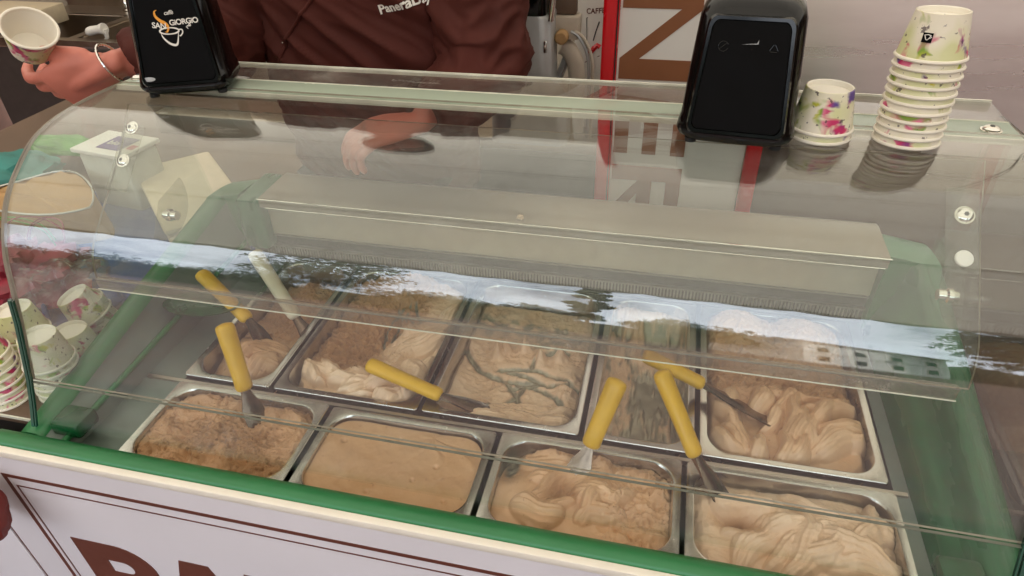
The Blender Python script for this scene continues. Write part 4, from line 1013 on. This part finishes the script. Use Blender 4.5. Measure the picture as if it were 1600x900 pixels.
# ------------------------------------------------------------------ odds and ends on the side table
def bump_blob(c, R_, n=24, seed=0, amp=.15, sc_=1.6):
    mb = MB(); rings = []
    for i in range(n+1):
        th = math.pi*i/n; ring = []
        for j in range(2*n):
            ph = math.pi*j/n; d_ = Vector((math.sin(th)*math.cos(ph), math.sin(th)*math.sin(ph), math.cos(th)))
            k = 1+amp*noise.noise(d_*sc_+Vector((seed, 0, 0)))+amp*.5*noise.noise(d_*sc_*3+Vector((seed, 4, 0)))
            ring.append((c[0]+d_.x*R_[0]*k, c[1]+d_.y*R_[1]*k, c[2]+d_.z*R_[2]*k))
        rings.append(ring)
    return mb.loft(rings)
pb = thing('paper_bag', 'open brown paper bag with a foil edge behind the cup stacks', 'paper bag', (-560, 365, 0), math.radians(-6))
rings = []
for k in range(13):
    s_ = k/12; rings.append([(x*(1-.10*s_), y*(.85+.15*s_)-14*s_, 4+96*s_+10*math.cos(x*.02)*s_) for x, y in [(160*math.cos(q), 92*math.copysign(abs(math.sin(q))**1.7, math.sin(q))) for q in [2*math.pi*i/40 for i in range(40)]]])
obj('bag_wall', MB().loft(rings, True), 'kraft', pb, sharp=80)
mx2 = [(x*.97, y*.97, z-3+4*math.sin(i*2.4)) for i, (x, y, z) in enumerate(rings[-1])]; obj('bag_filling', MB().add(mx2+[(0, -14, 92)], [(i, (i+1) % 40, 40) for i in range(40)]), 'kraft', pb)
obj('foil_edge', MB().tube(rings[-1]+[rings[-1][0]], 2.2, 6), 'foil', pb)
bt = thing('blue_tray', 'blue plastic tray under the paper bag and the beige box', 'tray', (-380, 380, 0), math.radians(-42))
obj('tray_base', MB().box(-270, 270, -190, 190, 0, 12, 5), 'blue', bt); obj('tray_wall', MB().box(-270, 270, 182, 190, 12, 38, 3), 'blue', bt); obj('tray_wall', MB().box(-270, 270, -190, -182, 12, 38, 3), 'blue', bt)
bb = thing('beige_box', 'beige lidded food box lying diagonally behind the green rail', 'box', (-292, 486, 14), math.radians(-43))
obj('box_body', MB().box(-175, 175, -82, 82, 0, 44, 12), 'beige', bb); obj('lid', MB().box(-180, 180, -87, 87, 45, 60, 7), 'beige', bb)
nb_ = thing('napkin_pack', 'white pack of paper napkins with a purple label', 'napkin pack', (-478, 520, 0), math.radians(-8))
obj('pack', MB().box(-70, 70, -48, 48, 0, 138, 8), 'napkin', nb_); obj('cover', MB().box(-78, 76, -56, 54, 140, 150, 2), 'white', nb_); lb_ = obj('purple_label', MB().box(-22, 44, -34, 30, 150.5, 151.5), 'lilac', nb_)
mb = text_mb('bio', 26, bold=.4, depth=.2); obj('label_lettering', xf(mb, Matrix.Translation((-14, -12, 151.8))), 'napkin', lb_, smooth=False); obj('red_label', MB().box(52, 70, -20, 0, 150.5, 151.4), 'red', nb_)
tag(obj('green_cloth', bump_blob((-790, 660, 60), (105, 40, 22), seed=3, amp=.3), 'lime'), 'bright green folded cloth behind the paper bag', 'cloth')
tag(obj('teal_cloth', bump_blob((-820, 470, 40), (150, 130, 60), seed=8, amp=.35), 'teal'), 'dark teal cloth heap left of the paper bag', 'cloth')
rb = thing('red_net_bag', 'red net bag crumpled behind the left cup stacks', 'net bag', (-430, 130, 0))
obj('bag_fill', bump_blob((20, 0, 50), (105, 95, 54), 28, 5, .6, 2.6), 'redbag', rb)
for k in range(9):
    a0 = random.uniform(0, 3); pts = [(135*math.cos(a0+.35*i)*(.5+.5*math.sin(i*.7+k)), 100*math.sin(a0+.4*i), 60+50*math.sin(i*.6+k)+18) for i in range(7)]
    obj('net_strand', MB().tube(crom(pts, 4), 1.4, 6), 'redbag' if k % 3 else 'lime', rb)
pf = MB(); 
tag(obj('clear_wrapper', bump_blob((-262, 82, 60), (85, 75, 66), 26, 11, .45, 2.2), 'film'), 'crumpled clear plastic wrapper behind the cups', 'wrapper')
tag(obj('metal_shelf_edge', MB().box(-700, -190, 905, 960, -30, 60, 4), 'sink_steel'), 'steel shelf edge behind the side table', 'shelf')
tag(obj('gelato_crumb', bump_blob((500, 352, 152.5), (6, 5, 4.5), 8, 2, .5, 2), 'gel_light'), 'pale crumb of gelato lying on the beige hood', 'crumb')
gp = thing('green_scoop_dish', 'dark green oval plastic dish beside the leftmost yellow handle', 'dish', (-22, 122, 46), math.radians(8))
obj('dish', MB().lathe([(.01, 0), (40, 0), (50, 6), (52, 9), (48, 8), (38, 3), (.01, 3)], n=40, T=Matrix.Diagonal((1.35, .70, 1, 1))), 'green_dark', gp)
# maroon sleeve at the far left, in front of the board
sl = bump_blob((-168, -264, -55), (40, 34, 56), 20, 7, .2)
tag(obj('maroon_bag', sl, 'leather'), 'maroon cloth bag hanging at the left end of the sign board', 'bag')

# ------------------------------------------------------------------ the server
def skin_mesh(chains, sub=2, T=None):
    """chains: lists of (x,y,z,r) sharing joints by exact position; returns an evaluated mesh"""
    pos = {}; vs = []; rs = []; es = set()
    for ch in chains:
        prev = None
        for p in ch:
            k = tuple(round(c, 1) for c in p[:3])
            if k not in pos: pos[k] = len(vs); vs.append(Vector(p[:3])*S); rs.append(p[3])
            i = pos[k]
            if prev is not None and prev != i: es.add((prev, i))
            prev = i
    me = bpy.data.meshes.new('sk'); me.from_pydata(vs, list(es), []); ob = bpy.data.objects.new('sk', me); C.objects.link(ob)
    md = ob.modifiers.new('s', 'SKIN'); md.use_smooth_shade = True
    sv = me.skin_vertices[0].data
    for i, r in enumerate(rs):
        rr_ = r if hasattr(r, '__len__') else (r, r); sv[i].radius = (rr_[0]*S, rr_[1]*S)
    sv[0].use_root = True
    m2 = ob.modifiers.new('u', 'SUBSURF'); m2.levels = sub; m2.render_levels = sub
    bpy.context.view_layer.update()
    out = bpy.data.meshes.new_from_object(ob.evaluated_get(bpy.context.evaluated_depsgraph_get()))
    bpy.data.objects.remove(ob); bpy.data.meshes.remove(me)
    return out
def remeshed(meshes, name, voxel, m, parent, wrinkle=0, keep=None):
    vs = []; fs = []
    for me in meshes:
        o_ = len(vs); vs += [tuple(v.co) for v in me.vertices]; fs += [tuple(i+o_ for i in p.vertices) for p in me.polygons]
    me = bpy.data.meshes.new(name); me.from_pydata(vs, [], fs); ob = bpy.data.objects.new(name, me); C.objects.link(ob)
    md = ob.modifiers.new('r', 'REMESH'); md.mode = 'VOXEL'; md.voxel_size = voxel*S; md.use_smooth_shade = True
    sm_ = ob.modifiers.new('c', 'SMOOTH'); sm_.factor = .5; sm_.iterations = 3
    bpy.context.view_layer.update()
    out = bpy.data.meshes.new_from_object(ob.evaluated_get(bpy.context.evaluated_depsgraph_get()))
    out.name = name; ob.modifiers.clear(); ob.data = out; bpy.data.meshes.remove(me)
    out.materials.clear(); out.materials.append(M[m])
    out.polygons.foreach_set('use_smooth', [True]*len(out.polygons))
    if wrinkle:
        nrm_ = [v.normal.copy() for v in out.vertices]
        for v, n_ in zip(out.vertices, nrm_):
            p = v.co
            q = Vector((p.x*8+p.z*5, p.y*8, p.z*17-abs(p.x-.19)*12))
            a = noise.noise(q); b_ = noise.noise(q*2.3+Vector((3, 1, 7)))
            v.co = p+n_*wrinkle*S*((1-abs(a)*2.4)+.45*(1-abs(b_)*2.2))
    if parent: ob.parent = parent
    return ob
PL = Vector((190, 620, FZ))
srv = thing('person', 'server in dark brown chef jacket reaching out a paper cup, head above the picture', 'person', tuple(PL))
def rel(ch): return [(p[0]-PL.x, p[1]-PL.y, p[2]-PL.z, p[3]) for p in ch]
pel = (140, 640, 130, (140, 95))
chest = (140, 610, 500, (150, 98)); neck = (145, 588, 705, 56)
ShL, ElL, WrL = (-44, 590, 640, 50), (-98, 485, 398, 40), (-212, 312, 402, 28)
ShR, ElR, WrR = (330, 595, 632, 50), (398, 520, 380, 42), (318, 372, 308, 27)
spine = [pel, (140, 630, 300, (128, 88)), chest, (143, 598, 620, (95, 70)), neck, (146, 570, 770, 54)]
body_ch = [spine, [(143, 598, 620, (95, 70)), ShL, (-70, 545, 520, 44), ElL, (-142, 400, 402, 34), WrL],
           [(143, 598, 620, (95, 70)), ShR, (366, 560, 505, 44), ElR, (360, 446, 345, 34), WrR],
           [pel, (60, 645, 60, 80), (50, 650, -320, 56), (50, 665, -700, 38), (48, 610, -752, 34)], [pel, (220, 645, 60, 80), (232, 640, -320, 56), (232, 655, -700, 38), (236, 600, -752, 34)]]
def skeleton_body(): return skin_mesh([rel(c) for c in body_ch], 2)
# head as its own dense form, fused to the neck
def head_mesh():
    mb = MB(); rings = []; c = Vector((147, 540, 850))-PL
    for i in range(33):
        th = math.pi*i/32; ring = []
        for j in range(48):
            ph = 2*math.pi*j/48; d_ = Vector((math.sin(th)*math.cos(ph), math.sin(th)*math.sin(ph), math.cos(th)))
            x, y, z = d_.x*74, d_.y*92, d_.z*112
            if z < 0: x *= 1-.30*(-z/112)**1.4; y = y*(1-.12*(-z/112)) - (8*(-z/112) if y < 0 else 0)
            f = max(0, -d_.y)
            nose = math.exp(-((x/11)**2))*math.exp(-(((z+18)/20)**2))*24*f+math.exp(-((x/8)**2))*math.exp(-(((z-2)/22)**2))*12*f
            eye = sum(math.exp(-(((x-e)/15)**2)-(((z-8)/10)**2)) for e in (-30, 30))*-8*f
            brow = math.exp(-(((z-24)/9)**2))*math.exp(-(x/48)**4)*5*f
            mouth = math.exp(-((x/24)**2))*(math.exp(-(((z+48)/5)**2))*5+math.exp(-(((z+58)/6)**2))*6-math.exp(-(((z+53)/2.5)**2))*4)*f
            chin = math.exp(-((x/22)**2)-(((z+90)/16)**2))*8*f
            y -= nose+eye+brow+mouth+chin
            ring.append(tuple(c+Vector((x, y, z))))
        rings.append(ring)
    mb.loft(rings)
    for s_ in (-1, 1):
        er = MB(); rr_ = []
        for k in range(9):
            a = math.pi*k/8; rr_.append([tuple(c+Vector((s_*(70+9*math.sin(a)+2*math.cos(q)), 6+15*math.sin(a)*math.cos(q)+4, -2+30*math.cos(a)*-1+6*math.sin(q)*math.sin(a)))) for q in [2*math.pi*i/12 for i in range(12)]])
        mb.loft(rr_)
    me = bpy.data.meshes.new('h'); me.from_pydata([tuple(Vector(v)*S) for v in mb.v], [], mb.f); return me, c
def hand(wr, palm_dir, palm_n, side, curls, thumb, size=1.0):
    """palm and five separate fingers; palm_dir points to the knuckles, palm_n out of the palm, side towards the thumb"""
    wr = Vector(wr)-PL; d_ = Vector(palm_dir).normalized(); n_ = Vector(palm_n); n_ = (n_-d_*n_.dot(d_)).normalized(); s_ = Vector(side); s_ = (s_-d_*s_.dot(d_)-n_*s_.dot(n_)).normalized()
    k = size; out = []
    P = lambda a, b, c_: wr+d_*a*k+s_*b*k+n_*c_*k
    out.append(skin_mesh([[tuple(P(-30, 0, 0))+((24*k, 21*k),), tuple(P(8, 0, 0))+((26*k, 18*k),), tuple(P(50, 2, 0))+((24*k, 15*k),), tuple(P(78, 2, 0))+((14*k, 11*k),)]], 2))
    mb = MB(); rings = []
    for t_, hw, th, o_ in ((0, 24, 15, 0), (25, 33, 16, 2), (50, 40, 15, 3), (75, 42, 13, 2), (92, 38, 10, 1)):
        rings.append([tuple(P(t_, o_+hw*math.cos(q), th*math.sin(q)*(1.0))) for q in [2*math.pi*i/20 for i in range(20)]])
    mb.loft(rings, True, True); me = bpy.data.meshes.new('p'); me.from_pydata([tuple(Vector(v)*S) for v in mb.v], [], mb.f); out.append(me)
    for f_, (b, L) in enumerate(((30, 44), (10, 50), (-10, 46), (-29, 36))):
        p = P(80, b, 0); dd = d_.copy(); ch = [tuple(P(60, b*.8, 0))+(9.5*k,), tuple(p)+(10.5*k,)]
        for seg, (cu_, ln) in enumerate(zip(curls[f_], (L, L*.62, L*.5))):
            a = math.radians(cu_); dd = (Matrix.Rotation(a, 3, d_.cross(n_)) @ dd); mid = p+dd*ln*.5*k; p = p+dd*ln*k
            ch += [tuple(mid)+((9.0-seg*.7)*k,), tuple(p)+((9.6-seg*1.1)*k,)]
        out.append(skin_mesh([ch], 2))
    ch = [tuple(P(12, 22, 2))+(14*k,)]; p = P(12, 22, 2)
    for (da, db, dc), r_ in zip(thumb, (13, 11, 9)): p = p+(d_*da+s_*db+n_*dc)*k; ch.append(tuple(p)+(r_*k,))
    out.append(skin_mesh([ch], 2)); return out, P
wl = WrL[:3]
# left in the picture: the hand that holds out the cup, knuckles down, fingers curled under it
hl, PLh = hand(wl, (-.86, -.26, -.40), (-.25, .82, .42), (.1, -.5, .82), [(26, 40, 26), (30, 46, 30), (36, 52, 32), (42, 56, 34)], ((36, 18, 12), (28, 8, 14), (20, 4, 12)), 1.2)
wr_ = WrR[:3]
hr, PRh = hand(wr_, (-.88, -.44, -.10), (-.1, .2, -.95), (-.5, .6, .2), [(22, 35, 25), (26, 40, 28), (30, 44, 30), (34, 46, 32)], ((26, 18, 10), (22, 6, 10), (18, 0, 6)), 1.0)
hm_, hc = head_mesh()
body = remeshed([skeleton_body(), hm_]+hl+hr, 'body', 4.2, 'skin', srv)
tag(body)
# hair, cap of short dark hair
hb = MB(); rings = []
for i in range(20):
    th = math.pi*.60*i/19; rings.append([tuple(hc+Vector((math.sin(th)*math.cos(q)*80, math.sin(th)*math.sin(q)*99+4, math.cos(th)*119+2-(18*max(0, math.sin(q)) if i > 12 else 0)+(26 if i > 14 and math.sin(q) < -.3 else 0)))) for q in [2*math.pi*j/40 for j in range(40)]])
obj('hair', hb.loft(rings, False, False), 'hair', srv, sharp=80)
for e in (-29, 29):
    ey = obj('eye', MB().lathe([(.01, -11), (7, -8.5), (10.5, -3), (11, 0), (10.5, 3), (7, 8.5), (.01, 11)], (hc.x+e, hc.y-76, hc.z+7), 16), 'white', srv); obj('pupil', MB().lathe([(4.5, 0), (3.5, .8), (.01, 1.2)], n=14, T=frame((hc.x+e, hc.y-86.6, hc.z+7), (1, 0, 0), (0, 0, 1))), 'dark', ey)
obj('mouth', MB().tube([tuple(hc+Vector((x, -104+abs(x)*.25, -56))) for x in (-20, -8, 8, 20)], [2, 3.4, 3.4, 2], 8), 'skin', srv)
# jacket: same skeleton, fuller, with pulled folds
J = lambda p, a, b=None: p[:3]+((a, b or a),)
def limb(pts, n=20, sq=1.0):
    P_ = crom([tuple(p) for p in pts], 6); mb = MB(); P3 = [Vector(p[:3])-PL for p in P_]
    mb.tube([tuple(p) for p in P3], [p[3] for p in P_], n, True)
    me = bpy.data.meshes.new('l'); me.from_pydata([tuple(Vector(v)*S) for v in mb.v], [], mb.f); return me
def trunk(rows):
    P_ = crom(rows, 5); rings = []
    for x, y, z, a, b in P_: rings.append([(x-PL.x+a*math.copysign(abs(math.cos(q))**.8, math.cos(q)), y-PL.y+b*math.copysign(abs(math.sin(q))**.8, math.sin(q)), z-PL.z) for q in [2*math.pi*i/40 for i in range(40)]])
    mb = MB().loft(rings, True, True); me = bpy.data.meshes.new('l'); me.from_pydata([tuple(Vector(v)*S) for v in mb.v], [], mb.f); return me
jk = remeshed([trunk([(140, 640, 60, 185, 135), (140, 630, 200, 196, 142), (138, 615, 360, 205, 146), (140, 605, 500, 208, 140), (143, 600, 600, 196, 122), (145, 596, 655, 130, 92), (146, 590, 705, 68, 64)]),
    limb([ShL[:3]+(78,), (-62, 560, 540, 72), (-84, 520, 440, 66), ElL[:3]+(62,), (-104, 430, 398, 56), (-148, 376, 402, 47), (-186, 334, 404, 40)]),
    limb([(20, 595, 650, 80), ShL[:3]+(76,), (-50, 575, 590, 74)]), limb([(280, 598, 640, 80), ShR[:3]+(76,), (346, 585, 560, 76)]),
    limb([ShR[:3]+(80,), (362, 565, 530, 80), (386, 545, 440, 80), ElR[:3]+(78,), (386, 480, 350, 66), (356, 430, 326, 54), (330, 392, 314, 44)])], 'jacket', 5.5, 'jacket', srv, wrinkle=11)
tr_ = [[J(pel, 150, 105), J((62, 645, 60), 92), J((50, 650, -320), 72), J((50, 665, -690), 58)], [J(pel, 150, 105), J((220, 645, 60), 92), J((232, 640, -320), 72), J((232, 655, -690), 58)]]
remeshed([skin_mesh([rel(c) for c in tr_], 2)], 'trousers', 9, 'trousers', srv, wrinkle=4)
for x in (49, 234): obj('shoe', MB().box(x-PL.x-46, x-PL.x+46, -120, 110, 0, 88, 26), 'rubber', srv)
bvh = BVHTree.FromPolygons([v.co.copy() for v in jk.data.vertices], [tuple(p.vertices) for p in jk.data.polygons])
def onj(x, z, off=2.0):
    h_ = bvh.ray_cast(Vector((x-PL.x, -700, z-PL.z))*S, Vector((0, 1, 0)))
    p = h_[0]/S if h_[0] else Vector((x-PL.x, -130, z-PL.z)); n_ = h_[1] if h_[0] else Vector((0, -1, 0))
    return (p+n_*off) if n_.y < 0 else p-n_*off
seam = [(165-150*t_+8*math.sin(t_*6), 560-190*t_) for t_ in np.linspace(-.2, 1.0, 26)]
obj('placket', MB().tube([tuple(onj(x, z, 1)) for x, z in seam], 3.2, 6), 'jacket', srv); obj('stud', MB().lathe([(3, 0), (3, 2), (.01, 3)], tuple(onj(24, 402, 1)), 10, True, True), 'chrome', srv)
mb = text_mb('PaneraDay', 21, bold=.6, depth=.2, spacing=1.02)
mb.v = [tuple(onj(230+x*math.cos(.22)-y*math.sin(.22), 462+x*math.sin(.22)+y*math.cos(.22), 2.2+z)) for x, y, z in mb.v]
obj('lettering', mb, 'white', srv, smooth=False)
obj('bracelet', MB().tube([tuple(PLh(-6, 30*math.cos(q), 26*math.sin(q))) for q in np.linspace(0, 2*math.pi, 90)], [2.6 if i % 3 else 1.8 for i in range(90)], 6), 'chrome', srv)
cpos = PLh(62, 76, 22)+PL
cc = cup(tuple(cpos), 'white paper cup held out in the hand of the server', rz=1.0, flip=False, sc_=1.12, tilt=(.0, 0))
cc.matrix_basis = Matrix.Translation(cpos*S) @ frame((0, 0, 0), (.6, .75, -.2), (-.5, .5, .6)) @ Matrix.Scale(1.12, 4) @ Matrix.Translation((0, 0, -.03))
